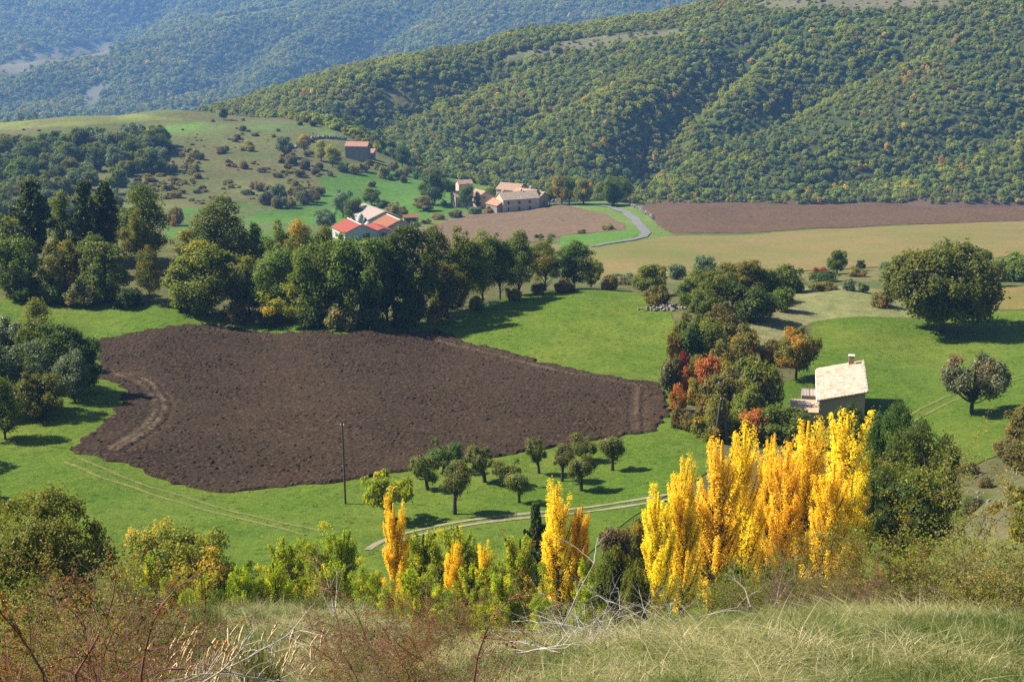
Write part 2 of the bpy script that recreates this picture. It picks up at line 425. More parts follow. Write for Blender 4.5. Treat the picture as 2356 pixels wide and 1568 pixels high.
n = NT("ground_mat")
c = n.attr("Col", "Color")
P = n.pos()
f1 = n.noise(0.35, 6, 0.7, P); f2 = n.noise(0.04, 4, 0.6, P); f3 = n.noise(3.0, 4, 0.7, P)
c = n.mix(n.ramp(f1, [(.3, .0), (.7, 1.)]), n.mix(1.0, c, (.62, .66, .6), 'MULTIPLY'), n.mix(1.0, c, (1.35, 1.3, 1.3), 'MULTIPLY'))
c = n.mix(n.ramp(f2, [(.35, 0.), (.65, .6)]), c, n.mix(1.0, c, (.8, 1.0, .75), 'MULTIPLY'))
c = n.mix(n.ramp(f3, [(.35, 0.), (.7, .55)]), c, n.mix(1.0, c, (.55, .55, .5), 'MULTIPLY'))
GROUND = n.finish(c, 0.95, 0.05, n.bump(n.math('ADD', f1, n.math('MULTIPLY', f3, .5)), 0.8, 0.35))
nt, nr = GX.shape
idx = np.arange(nt * nr).reshape(nt, nr)
q = np.stack([idx[:-1, :-1], idx[:-1, 1:], idx[1:, 1:], idx[1:, :-1]], -1).reshape(-1, 4)
ground = obj("ground", mesh_np("ground", np.stack([GX, GY, GZ], -1).reshape(-1, 3), [q], [GROUND], True, None, gcol.reshape(-1, 3)))
tag(ground, "rolling hillside ground of dry grass running down into the valley", "ground", None, "structure")

def densify(pts, d, wobble=0.0, closed=True, seed=0):
    pts = [np.array(p, float) for p in pts]
    if closed: pts = pts + [pts[0]]
    out = []
    for a, b in zip(pts[:-1], pts[1:]):
        m = max(1, int(np.linalg.norm(b - a) / d))
        for k in range(m): out.append(a + (b - a) * k / m)
    if not closed: out.append(pts[-1])
    out = np.array(out)
    for _ in range(3):                          # soften corners
        if closed: out = 0.5 * out + 0.25 * np.roll(out, 1, 0) + 0.25 * np.roll(out, -1, 0)
        else: out[1:-1] = 0.5 * out[1:-1] + 0.25 * out[:-2] + 0.25 * out[2:]
    if wobble:
        out[:, 0] += wobble * vnoise(out[:, 0], out[:, 1], 6 * d, 20 + seed); out[:, 1] += wobble * vnoise(out[:, 0], out[:, 1], 6 * d, 21 + seed)
    return out
def sheet(name, uv, d, off, m, wobble=0.4, relief=None, dmin=0, seed=0, label=None, cat="field"):
    pl = densify([hit(u, v, dmin) for u, v in uv], d, wobble, True, seed)
    x0, y0 = pl.min(0) - d; x1, y1 = pl.max(0) + d
    gx = np.arange(x0, x1 + d, d); gy = np.arange(y0, y1 + d, d)
    X, Y = np.meshgrid(gx, gy, indexing='ij')
    cc = inside(pl, X[:-1, :-1] + d / 2, Y[:-1, :-1] + d / 2)
    ix = np.arange(X.size).reshape(X.shape)
    qq = np.stack([ix[:-1, :-1], ix[1:, :-1], ix[1:, 1:], ix[:-1, 1:]], -1)[cc]
    cnt = np.bincount(qq.ravel(), minlength=X.size)
    bd = np.where((cnt > 0) & (cnt < 4))[0]
    xf, yf = X.ravel().copy(), Y.ravel().copy()
    dist, bx, by = seg_dist(xf[bd], yf[bd], np.vstack([pl, pl[:1]]))
    m_ = dist < 1.2 * d
    xf[bd[m_]] = bx[m_]; yf[bd[m_]] = by[m_]
    used = np.where(cnt > 0)[0]; remap = np.full(X.size, -1); remap[used] = np.arange(len(used))
    xf, yf = xf[used], yf[used]
    edge = np.zeros(X.size, bool); edge[bd] = True; edge = edge[used]
    z = H(xf, yf) + off
    vc = None
    if relief is not None:
        dz, vc = relief(xf, yf); z = z + np.where(edge, dz * 0.3 - off * .6, dz)
    o = obj(name, mesh_np(name, np.stack([xf, yf, z], 1), [remap[qq]], [m], False, None, vc))
    tag(o, label, None, None, "structure")
    return o
def meadow_mat(name, a, b, dry, dryamt=0.5, coarse=0.05):
    n = NT(name); P = n.pos()
    f1 = n.noise(1.6, 6, 0.8, P); f2 = n.noise(coarse, 5, 0.65, P); f3 = n.noise(0.3, 5, 0.7, P)
    c = n.mix(n.ramp(f1, [(.36, 0.), (.64, 1.)]), a, b)
    c = n.mix(n.ramp(f2, [(.42, 0.), (.66, dryamt)]), c, dry)
    f5 = n.noise(7., 4, .8, P); c = n.mix(n.ramp(f5, [(.38, .6), (.55, 0.)]), c, n.mix(1.0, c, (.55, .62, .5), 'MULTIPLY'))
    c = n.mix(n.ramp(f3, [(.3, .8), (.6, 0.)]), c, n.mix(1.0, c, (.62, .75, .6), 'MULTIPLY'))
    f4 = n.noise(.02, 3, .6, P); c = n.mix(n.ramp(f4, [(.4, 0.), (.62, .6)]), c, n.mix(1.0, c, (1.35, 1.08, 1.2), 'MULTIPLY'))
    return n.finish(c, 0.9, 0.1, n.bump(n.math('ADD', f1, f3), 0.9, 0.30))
MEADOW = meadow_mat("meadow_grass", (.056, .110, .009), (.116, .188, .017), (.165, .20, .032), .6)
MEADOW2 = meadow_mat("lawn_grass", (.052, .106, .009), (.108, .182, .016), (.155, .195, .03), .55)
sheet("meadow", [(-120, 680), (60, 684), (200, 694), (330, 704), (440, 716), (560, 736), (640, 744), (760, 752), (980, 742), (1060, 716), (1150, 690), (1230, 672), (1330, 665), (1430, 670), (1500, 684), (1545, 715), (1560, 770), (1530, 800), (1525, 850), (1530, 885), (1560, 960), (1620, 980), (1660, 1020), (1640, 1080), (1560, 1130), (1480, 1175), (1420, 1215), (1330, 1300), (1050, 1335), (700, 1345), (350, 1340), (-120, 1320)], 0.9, 0.07, MEADOW, 0.5, None, 100, 1, "bright green mown meadow round the ploughed field and orchard")
sheet("meadow", [(1868, 738), (1960, 728), (2080, 733), (2250, 716), (2450, 716), (2450, 990), (2330, 1030), (2230, 1075), (2150, 1085), (2000, 1080), (1860, 1010), (1780, 960), (1780, 890), (1830, 870), (1862, 800)], 0.8, 0.07, MEADOW2, 0.4, None, 130, 2, "green lawn round the tiled cottage")
sheet("meadow", [(2250, 662), (2450, 655), (2450, 712), (2300, 714), (2240, 700)], 1.0, 0.07, meadow_mat("dry_meadow", (.13, .14, .03), (.20, .18, .055), (.22, .15, .06), .6), 0.4, None, 180, 7, "yellowing strip of grass behind the big round tree")
sheet("meadow", [(1290, 548), (1380, 538), (1445, 530), (1478, 527), (1484, 537), (1440, 553), (1375, 566), (1290, 568)], 1.5, 0.12, meadow_mat("verge_grass", (.06, .15, .02), (.10, .21, .03), (.13, .2, .04), .3), 0.4, None, 350, 3, "small green meadow in the bend of the lane")
n = NT("dry_pasture"); P = n.pos()
f1 = n.noise(0.5, 6, 0.75, P); f2 = n.noise(0.022, 5, 0.6, P)
c = n.mix(n.ramp(f1, [(.3, 0.), (.7, 1.)]), (.135, .112, .044), (.215, .172, .074)); c = n.mix(n.ramp(f2, [(.40, 0.), (.64, .85)]), c, (.115, .135, .036)); f6 = n.noise(.12, 4, .7, P); c = n.mix(n.ramp(f6, [(.45, 0.), (.65, .5)]), c, (.20, .125, .06))
PAST = n.finish(c, 0.95, 0.05, n.bump(f1, .8, .25))
sheet("stubble_field", [(1362, 575), (1430, 563), (1520, 545), (1800, 534), (2100, 519), (2450, 498), (2450, 585), (2200, 600), (1900, 622), (1650, 628), (1500, 640), (1385, 640)], 2.0, 0.15, PAST, 0.6, None, 280, 4, "straw coloured pasture below the dark field at the top")
def soil_mat(name, a, b, straw, sc=2.2):
    n = NT(name); P = n.pos()
    f1 = n.noise(sc, 6, 0.75, P); f2 = n.noise(0.06, 4, 0.6, P); f3 = n.noise(sc * 2.2, 3, 0.6, P)
    c = n.mix(n.ramp(f1, [(.3, 0.), (.7, 1.)]), a, b)
    c = n.mix(n.ramp(f3, [(.60, 0.), (.72, .75)]), c, straw)
    c = n.mix(n.ramp(f2, [(.35, 0.), (.65, .45)]), c, n.mix(1.0, c, (1.3, 1.25, 1.15), 'MULTIPLY'))
    c = n.mix(n.attr("Col", "Fac"), c, (.155, .115, .072))
    return n.finish(c, 0.95, 0.08, n.bump(f1, .5, 0.06))
SOIL = soil_mat("dark_soil", (.0195, .0128, .0078), (.045, .030, .0185), (.17, .118, .072))
SOIL2 = soil_mat("pale_soil", (.10, .068, .042), (.155, .108, .068), (.24, .185, .12), .9)
SOIL3 = soil_mat("brown_soil", (.065, .041, .026), (.11, .071, .046), (.18, .13, .085), .9)
tracks = [[(215, 852), (300, 862), (350, 885), (384, 925), (378, 958), (340, 1000), (270, 1040)], [(200, 852), (290, 868), (338, 893), (366, 928), (360, 955), (322, 998), (255, 1038)], [(960, 768), (1010, 785), (1150, 822), (1300, 860), (1480, 893)], [(1468, 892), (1462, 940), (1470, 992)], [(440, 760), (560, 768), (620, 775)]]
tlines = [densify([hit(u, v, 120) for u, v in t], 1.5, .25, False) for t in tracks]
def clods(x, y):
    furrow = 0.075 * np.sin((y * 0.985 + x * 0.17 + .4 * vnoise(x, y, 14, 37)) * 2 * math.pi / 2.1)
    r1 = rng.random(len(x)); r2 = rng.random(len(x))
    patch = .75 + .35 * vnoise(x, y, 9, 35) + .25 * vnoise(x, y, 2.5, 36)
    z = furrow + (r1 ** 2) * .13 * patch + (r2 > .985) * .14 + .03
    s = np.zeros(len(x)); near = np.full(len(x), 99.)
    for t, k in zip(tlines, (.8, .65, .55, .35, .35)):
        d, _, _ = seg_dist(x, y, t)
        s = np.maximum(s, k * np.exp(-(d / .32) ** 2) * np.clip(.8 + 1.2 * vnoise(x, y, 2.2, 34), 0, 1)); near = np.minimum(near, d)
    z = z - .12 * np.exp(-((near - .8) / .4) ** 2) + .03 * np.exp(-(near / .4) ** 2)
    band = np.exp(-((near - 1.0) / 1.5) ** 2) * .10 * (rng.random(len(x)))
    col = np.clip(s * .8 + band + (rng.random(len(x)) > .88) * .38 * rng.random(len(x)), 0, 1)
    return z, np.stack([col] * 3, 1)
sheet("ploughed_field", [(222, 782), (330, 764), (440, 748), (560, 757), (680, 766), (800, 770), (980, 766), (1005, 757), (1100, 795), (1250, 836), (1400, 868), (1520, 882), (1536, 950), (1520, 990), (1420, 1008), (1250, 1035), (1060, 1066), (940, 1086), (800, 1106), (620, 1126), (475, 1132), (400, 1110), (300, 1076), (172, 1042), (175, 1026), (225, 992), (265, 945), (292, 905), (270, 885), (222, 872), (232, 840)], 0.23, 0.26, SOIL, 0.7, clods, 110, 5, "freshly ploughed dark brown field filling the valley floor")
def rough2(x, y): return 0.12 * vnoise(x, y, 3, 41) + .06 * rng.standard_normal(len(x)), np.zeros((len(x), 3))
sheet("ploughed_field", [(1478, 482), (1500, 466), (1700, 460), (1900, 457), (2100, 450), (2450, 444), (2450, 496), (2100, 516), (1800, 531), (1560, 537), (1528, 530), (1500, 505)], 1.2, 0.22, SOIL3, 0.5, rough2, 380, 6, "reddish brown ploughed field below the wooded slope")
sheet("ploughed_field", [(880, 565), (960, 528), (1030, 508), (1120, 488), (1210, 474), (1300, 472), (1395, 492), (1436, 514), (1440, 528), (1300, 541), (1200, 562), (950, 585)], 1.2, 0.22, SOIL2, 0.5, rough2, 380, 8, "pale brown bare field in front of the farmhouses")
def ribbon(name, uv, offs, width, off, m, dmin=0, label=None, wob=.3):
    base = densify([hit(u, v, dmin) for u, v in uv], 0.8, 0, False)
    T = np.gradient(base, axis=0); T /= np.linalg.norm(T, axis=1, keepdims=True); N_ = np.stack([-T[:, 1], T[:, 0]], 1)
    V, F = [], []; b = 0
    for k, of in enumerate(offs):
        w = width * (1 + .35 * vnoise(base[:, 0], base[:, 1], 3, 50 + k))
        cols = []
        for s_ in (-.5, -.17, .17, .5):
            p = base + N_ * (of + w * s_ + wob * vnoise(base[:, 0], base[:, 1], 5, 60 + k))[:, None] if wob else base + N_ * (of + width * s_)
            cols.append(np.column_stack([p, H(p[:, 0], p[:, 1]) + off + (.02 if abs(s_) < .3 else 0)]))
        m_ = len(base)
        V.append(np.stack(cols, 1).reshape(-1, 3))
        i = np.arange(m_ - 1)[:, None] * 4; j = np.arange(3)[None]
        F.append((np.stack([i + j, i + j + 1, i + j + 5, i + j + 4], -1).reshape(-1, 4)) + b); b += m_ * 4
    o = obj(name, mesh_np(name, np.concatenate(V), [np.concatenate(F)], [m], True))
    return tag(o, label, None, None, "structure")
n = NT("pale_gravel"); P = n.pos(); f1 = n.noise(.9, 6, .8, P); f2 = n.noise(5., 4, .7, P)
c = n.mix(f2, (.17, .145, .10), (.30, .26, .19)); c = n.mix(n.ramp(f1, [(.50, 0.), (.60, .8)]), c, (.10, .14, .025))
GRAVEL = n.finish(c, .95, .1, n.bump(f2, .8, .05))
RUT = meadow_mat("worn_grass", (.10, .135, .026), (.24, .235, .09), (.16, .185, .045), .8, .4)
ASPH = plain("grey_asphalt", (.14, .14, .142), .9, .12, .8)
ribbon("road", [(1235, 461), (1300, 468), (1360, 471), (1405, 476), (1440, 488), (1462, 506), (1478, 526), (1487, 536), (1478, 546), (1440, 555), (1365, 568)], [0], 3.2, 0.25, ASPH, 380, "narrow grey lane curving past the bare field", 0)
ribbon("track", [(868, 1268), (876, 1254), (905, 1240), (960, 1226), (1060, 1207), (1180, 1192), (1320, 1176), (1440, 1160), (1560, 1143)], [-.75, .75], .6, 0.12, GRAVEL, 100, "pale gravel farm track with two ruts below the orchard")
ribbon("track", [(165, 1060), (250, 1095), (330, 1122), (420, 1152), (520, 1180), (620, 1204), (720, 1228)], [-.85, .85], .5, 0.11, RUT, 100, "faint wheel ruts across the meadow beside the field corner")
ribbon("track", [(2060, 990), (2110, 955), (2180, 920), (2270, 890), (2400, 855)], [-.85, .85], .5, 0.11, RUT, 120, "faint wheel ruts across the lawn right of the cottage")
ribbon("track", [(1128, 442), (1130, 428), (1118, 412), (1100, 402), (1075, 396)], [-.8, .8], 1.0, 0.25, GRAVEL, 500, "pale track climbing the green slope behind the farmhouses")
# ------------------------------------------------------------ plants: generators
BARK = plain("bark", (.075, .06, .045), .95, .4, 6, .1)
BARK_PALE = plain("pale_bark", (.22, .20, .16), .95, .3, 6, .1)
def unit(v): return v / (np.linalg.norm(v, axis=-1, keepdims=True) + 1e-9)
def leaves_np(P, D, size, asp, rg_, flat=0.6):
    """kite-shaped leaf sprays at P, facing roughly along D; z squeezed by asp"""
    m = len(P)
    nrm = unit((D + [-.22, .03, .35]) * flat * 1.9 + rg_.standard_normal((m, 3)) * .55)
    t = unit(np.cross(nrm, rg_.standard_normal((m, 3)))); b = np.cross(nrm, t)
    s = (size * rg_.uniform(.6, 1.35, m))[:, None]
    sq = np.array([1, 1, asp])
    fold = nrm * s * .18
    V = np.stack([P + t * s * .62 * sq, P + (b * s * .42 + fold) * sq, P - t * s * .62 * sq, P + (-b * s * .42 + fold) * sq], 1).reshape(-1, 3)
    F = np.arange(m * 4).reshape(m, 4)
    return V, F
def lobe_crown(seed, nl, nleaf, ls, asp, zb=.25, lobe=(.13, .24), shape='round', flat=.6, top=1.0, hollow=.45, split=0.):
    """crown in a unit box: x,y within +-.5, z from zb to 1; asp = width/height of the finished tree. returns leaf arrays and lobe centres"""
    g = np.random.default_rng(seed)
    C, Rr = [], []
    zc, zr = (zb + top) / 2, (top - zb) / 2
    while len(C) < nl:
        d = unit(g.standard_normal(3)); r = g.random() ** .42
        lr = g.uniform(*lobe)
        p = d * r
        if shape == 'round': w = 1.0
        elif shape == 'dome': w = 1.0 if p[2] < -.2 else 1.0; p[2] = max(p[2], -.75)
        elif shape == 'cone': w = np.clip(.95 - .72 * (p[2] + 1) / 2, .12, 1)
        elif shape == 'egg': w = np.clip(1.08 - .5 * max(p[2], -.3), .2, 1.05)
        c = np.array([p[0] * w * (.5 - lr * .8), p[1] * w * (.5 - lr * .8), zc + p[2] * (zr - lr * asp * .6)])
        if all(np.linalg.norm((c - q) * [1, 1, 1 / asp]) > .45 * min(lr, q2) for q, q2 in zip(C, Rr)) or g.random() < .1:
            C.append(c); Rr.append(lr)
    C = np.array(C); Rr = np.array(Rr)
    if split: C[:, 0] = C[:, 0] * .6 + np.where(C[:, 0] < 0, -split, split); C[:, 2] += .25 * np.abs(C[:, 0]) * (C[:, 2] < .5)
    wts = Rr ** 2 / (Rr ** 2).sum()
    li = g.choice(nl, nleaf, p=wts)
    mid = np.array([0, 0, zc])
    out = unit((C[li] - mid) * [1, 1, 1 / asp])
    D = unit(g.standard_normal((nleaf, 3)) + out * .9 + [0, 0, .25])
    rad = Rr[li] * g.uniform(hollow, 1.08, nleaf) * (1 + .22 * np.sin(D[:, 0] * 7 + li) * np.sin(D[:, 1] * 6 + 2 * li) )
    P = C[li] + D * rad[:, None] * [1, 1, asp]
    stray = g.random(nleaf) < .06
    P[stray] += D[stray] * Rr[li[stray]][:, None] * g.uniform(.1, .45, (stray.sum(), 1)) * [1, 1, asp]
    clu = g.random(nl)
    V, F = leaves_np(P, D, ls, asp, g, flat)
    rnd = np.clip(g.normal(.45, .22, nleaf) + .25 * D[:, 2] * 0, 0, 1)
    return V, F, rnd, clu[li], C, Rr
def limb(T, g, a, b, r0, r1, k=5, n=6, sag=.05):
    t = np.linspace(0, 1, n)[:, None]
    P = a + (b - a) * t + np.sin(t * math.pi) * g.normal(0, sag, 3) * np.linalg.norm(b - a)
    T.add(P, np.linspace(r0, r1, n), k)
    return P
TWO = []
def tree_proto(name, seed, nl=28, nleaf=8000, ls=.03, asp=.8, zb=.22, lobe=(.13, .24), shape='round', trunk=.022, lean=0.0, stems=1, flat=.6, bark=None, hollow=.45, leafm=None, split=0.):
    g = np.random.default_rng(seed + 999)
    V, F, rnd, clu, C, Rr = lobe_crown(seed, nl, nleaf, ls, asp, zb, lobe, shape, flat, 1.0, hollow, split)
    V[:, 0] += lean * V[:, 2] ** 1 * 1.0; C = C.copy(); C[:, 0] += lean * C[:, 2]
    cm = mesh_np(name + "_crown", V, [F], [leafm or LEAF['oak']], False, {"rnd": rnd, "clu": clu})
    T = Tubes()
    for s_ in range(stems):
        off = np.array([g.uniform(-.04, .04), g.uniform(-.04, .04), 0]) * (stems > 1)
        fork = np.array([lean * zb * 1.1 + off[0] * 2, off[1] * 2, zb + .12])
        limb(T, g, np.array([0, 0, -.06]) + off, fork, trunk * 1.35, trunk * .8, 7, 7, .03)
        limb(T, g, fork, np.array([lean * .75, 0, .8]) + off, trunk * .8, trunk * .2, 5, 6, .05)
        for c, r in zip(C[s_::stems], Rr[s_::stems]):
            h0 = min(max(zb * .8, c[2] - g.uniform(.15, .3)), .7)
            if split: h0 = zb * g.uniform(.7, 1.0)
            a = np.array([lean * h0 + off[0], off[1], h0])
            limb(T, g, a, c, trunk * .42, trunk * .08, 4, 5, .08)
    tm = T.mesh(name + "_trunk", bark or BARK)
    return tm, cm
def poplar_proto(name, seed, nb=46, nleaf=9000, ls=.020, asp=.25, zb=.06, wide=1.0, leafm=None):
    """columnar poplar: steep ascending branches, each carrying a ragged plume of leaves"""
    g = np.random.default_rng(seed)
    T = Tubes(); P, D, B = [], [], []
    ph = g.random() * 6
    tk = np.linspace(0, 1, 9)
    tx = .10 * np.sin(tk * 2.2 + ph); ty = .08 * np.cos(tk * 2.6 + ph)
    T.add(np.stack([tx, ty, tk * .97 - .03], 1), np.linspace(.075, .006, 9), 6)
    for k in range(nb):
        h0 = zb + (g.random() ** .9) * (.80 - zb)
        az = g.random() * 6.28
        ln = g.uniform(.16, .34) * (1 - .35 * h0)
        spread = g.uniform(.22, .46) * (1 - .62 * h0 ** 1.4) * wide
        a = np.array([np.interp(h0, tk, tx), np.interp(h0, tk, ty), h0])
        t = np.linspace(0, 1, 6)
        q = np.stack([a[0] + math.cos(az) * spread * t ** .7, a[1] + math.sin(az) * spread * t ** .7, a[2] + ln * t ** 1.15], 1)
        q[:, 2] = np.minimum(q[:, 2], 1.0)
        T.add(q, np.linspace(.02, .004, 6), 4)
        m = nleaf // nb
        tt = g.uniform(.22, 1.12, m)
        pos = np.stack([np.interp(tt, t, q[:, i]) for i in range(3)], 1)
        pos[:, 2] += np.clip(tt - 1, 0, 1) * ln
        rad = (.09 + .12 * g.random()) * (1.1 - .55 * tt)
        dd = unit(g.standard_normal((m, 3)))
        pos += dd * rad[:, None] * g.random((m, 1)) ** .5 * [1, 1, asp * 1.5]
        P.append(pos); D.append(unit(dd + [math.cos(az) * .5, math.sin(az) * .5, .2])); B.append(np.full(m, g.random()))
    m = nleaf // 10
    tt = g.uniform(.55, 1.0, m); dd = unit(g.standard_normal((m, 3)))
    P.append(np.stack([np.interp(tt, tk, tx), np.interp(tt, tk, ty), tt], 1) + dd * (.15 * (1.08 - tt))[:, None] * [1, 1, asp]); D.append(dd); B.append(np.full(m, .5))
    P = np.concatenate(P); D = np.concatenate(D); B = np.concatenate(B)
    V, F = leaves_np(P, D, ls / asp, asp, g, .5)
    cm = mesh_np(name + "_crown", V, [F], [leafm], False, {"rnd": np.clip(g.normal(.5, .25, len(P)), 0, 1), "clu": B})
    return T.mesh(name + "_trunk", BARK), cm
def pine_proto(name, seed, nw=17, asp=.6, zb=.2, needle=.03, leafm=None, bare=0.0):
    g = np.random.default_rng(seed)
    T = Tubes()
    T.add(np.stack([.02 * np.sin(np.linspace(0, 3, 8)), np.zeros(8), np.linspace(-.04, .98, 8)], 1), np.linspace(.032, .004, 8), 7)
    P, D, B = [], [], []
    for w in range(nw):
        h = zb + (1 - zb) * (w / nw) ** .9
        ln0 = .5 * (1.02 - (h - zb) / (1 - zb)) ** .55 * (1 if w > 2 else .8)
        for k in range(6):
            az = k * 1.047 + w * .5 + g.uniform(-.35, .35); ln = ln0 * g.uniform(.45, 1.1)
            t = np.linspace(0, 1, 5)
            q = np.stack([math.cos(az) * ln * t, math.sin(az) * ln * t, h + (.02 + .10 * t ** 2) * asp * ln / .5 * g.uniform(.3, 1.4) - .02 * t], 1)
            T.add(q, np.linspace(.008, .002, 5), 3)
            m = int(50 + 330 * ln)
            tt = g.uniform(.25, 1.05, m)
            pos = np.stack([np.interp(tt, t, q[:, i]) for i in range(3)], 1)
            side = np.array([-math.sin(az), math.cos(az), 0])
            pos += side * (g.normal(0, .055, m) * (1.15 - tt))[:, None] + np.stack([np.zeros(m), np.zeros(m), g.normal(.008, .016, m)], 1)
            P.append(pos); D.append(unit(np.tile([math.cos(az) * .5, math.sin(az) * .5, .8], (m, 1)) + g.normal(0, .4, (m, 3)))); B.append(np.full(m, g.random()))
    P = np.concatenate(P); D = np.concatenate(D); B = np.concatenate(B)
    V, F = leaves_np(P, D, needle, asp, g, .3)
    cm = mesh_np(name + "_crown", V, [F], [leafm], False, {"rnd": g.random(len(P)), "clu": B})
    return T.mesh(name + "_trunk", BARK), cm

LEAF = {
    'oak': leaf_mat("oak_leaves", (.072, .115, .014), (.205, .255, .034), (.34, .25, .03), .05),
    'oak2': leaf_mat("oak_leaves_olive", (.095, .125, .018), (.26, .27, .04), (.42, .29, .04), .10),
    'oakdark': leaf_mat("oak_leaves_dark", (.048, .088, .016), (.13, .175, .030)),
    'grey': leaf_mat("grey_green_leaves", (0.093, 0.145, 0.060), (0.212, 0.272, 0.119), None, 0, .3, .35),
    'lime': leaf_mat("broad_tree_leaves", (.075, .10, .013), (.20, .205, .028), (.30, .20, .03), .10),
    'maple': leaf_mat("turning_leaves", (.12, .13, .02), (.24, .21, .03), (.46, .26, .03), .32),
    'brown': leaf_mat("browning_leaves", (.12, .13, .026), (.26, .235, .048), (.38, .25, .05), .15),
    'walnut': leaf_mat("yellowing_leaves", (.13, .16, .02), (.28, .27, .035), (.48, .31, .04), .34),
    'yellowgreen': leaf_mat("yellow_green_leaves", (.19, .25, .02), (.40, .43, .035), (.60, .47, .04), .22, .5),
    'young': leaf_mat("young_poplar_leaves", (.17, .25, .014), (.42, .48, .03), (.60, .54, .03), .28, .5, .2, .3),
    'gold': leaf_mat("golden_poplar_leaves", (.80, .56, .02), (.98, .78, .06), (.88, .58, .018), .15, .45, .2, .06),
    'orange': leaf_mat("orange_leaves", (.40, .15, .035), (.62, .26, .06), (.26, .19, .04), .3, .45),
    'crimson': leaf_mat("crimson_leaves", (.19, .035, .032), (.36, .07, .06), (.22, .14, .04), .25, .4),
    'fruit': leaf_mat("reddening_fruit_leaves", (.09, .105, .04), (.19, .19, .08), (.30, .13, .07), .14, .3, .4),
    'orchard': leaf_mat("orchard_leaves", (.085, .12, .02), (.24, .25, .055), (.30, .22, .06), .14, .42, .35),
    'pine': leaf_mat("pine_needles", (.042, .072, .018), (.115, .155, .038), None, 0, .3),
    'scrub': leaf_mat("scrub_leaves", (.14, .15, .045), (.28, .25, .075), (.38, .25, .08), .3),
    'scrubdark': leaf_mat("dark_scrub_leaves", (.085, .10, .04), (.18, .175, .06), (.24, .15, .06), .25),
    'forest': leaf_mat("forest_leaves", (.16, .215, .030), (.38, .38, .06), (.46, .36, .06), .2, .42, .12, .6),
    'forestdark': leaf_mat("dark_forest_leaves", (.085, .15, .030), (.22, .27, .05), None, 0, .38, .12, .5),
    'forestgold': leaf_mat("turning_forest_leaves", (.40, .28, .04), (.64, .45, .06), (.30, .28, .06), .3, .45, .2, .5),
    'dry': leaf_mat("dry_twig_leaves", (0.143, 0.099, 0.055), (0.242, 0.176, 0.099), (0.110, 0.077, 0.044), .3),
    'rose': leaf_mat("rose_leaves", (0.110, 0.110, 0.028), (0.220, 0.187, 0.044), (0.330, 0.110, 0.033), .3),
    'redrose': leaf_mat("red_rose_leaves", (.15, .075, .034), (.26, .14, .05), (.13, .13, .035), .4),
}
PROTO = {}
def fam(key, n_, f): PROTO[key] = [f(i) for i in range(n_)]
fam('oak', 7, lambda i: tree_proto("oak", 10 + i, 42, 11000, .034, .80, .06, (.08, .20)))
fam('oaktall', 4, lambda i: tree_proto("tall_oak", 30 + i, 44, 11000, .032, .55, .10, (.10, .24), 'egg'))
fam('big', 1, lambda i: tree_proto("broad_tree", 41, 90, 60000, .021, 1.25, .12, (.08, .15), 'round', .030, 0, 1, .7))
fam('round', 3, lambda i: tree_proto("round_tree", 50 + i, 40, 9000, .036, 1.1, .16, (.10, .18), 'round', .03))
fam('nearoak', 1, lambda i: tree_proto("near_oak", 61, 80, 46000, .0165, 1.0, .08, (.06, .14), 'round', .022, 0, 1, .5))
fam('walnut', 1, lambda i: tree_proto("walnut", 66, 90, 26000, .018, 1.1, .16, (.06, .12), 'dome', .02, 0, 1, .5))
fam('orchard', 6, lambda i: tree_proto("orchard", 70 + i, 16, 6000, .040, .85, .24, (.08, .25), 'round', .055, (-.22, .1, -.16, .02, -.08, .16)[i], 1 + (i == 3)))
fam('sparse', 1, lambda i: tree_proto("sparse", 83, 30, 3600, .045, 1.2, .30, (.06, .12), 'round', .022, .02, 3))
fam('fruit', 1, lambda i: tree_proto("fruit", 85, 44, 11000, .030, 1.1, .28, (.08, .15), 'round', .026, 0, 1, .6, split=.15))
fam('maple', 1, lambda i: tree_proto("maple", 87, 40, 9000, .034, 1.1, .20, (.08, .17), 'round', .022))
fam('bush', 6, lambda i: tree_proto("bush", 90 + i, 22, 4200, .052, 1.3, .0, (.09, .26), 'dome', .018, 0, 2))
fam('gold', 5, lambda i: poplar_proto("gold_poplar", 110 + i, 70, 25000, .0082, .26, .03, 1.35, LEAF['gold']))
fam('young', 5, lambda i: poplar_proto("young_poplar", 120 + i, 46, 9000, .022, .5, .0, 1.6, LEAF['young']))
fam('youngb', 3, lambda i: tree_proto("young_poplar", 125 + i, 60, 8000, .030, .5, .0, (.07, .16), 'egg', .014, 0, 3, .5))
fam('pine', 3, lambda i: pine_proto("pine", 130 + i, 17, .62, .22, .034, LEAF['pine']))
fam('smallpine', 1, lambda i: pine_proto("small_pine", 137, 12, .6, .04, .045, LEAF['pine']))
SPHASE = [0]
def setmat(o, m):
    o.material_slots[0].link = 'OBJECT'; o.material_slots[0].material = m
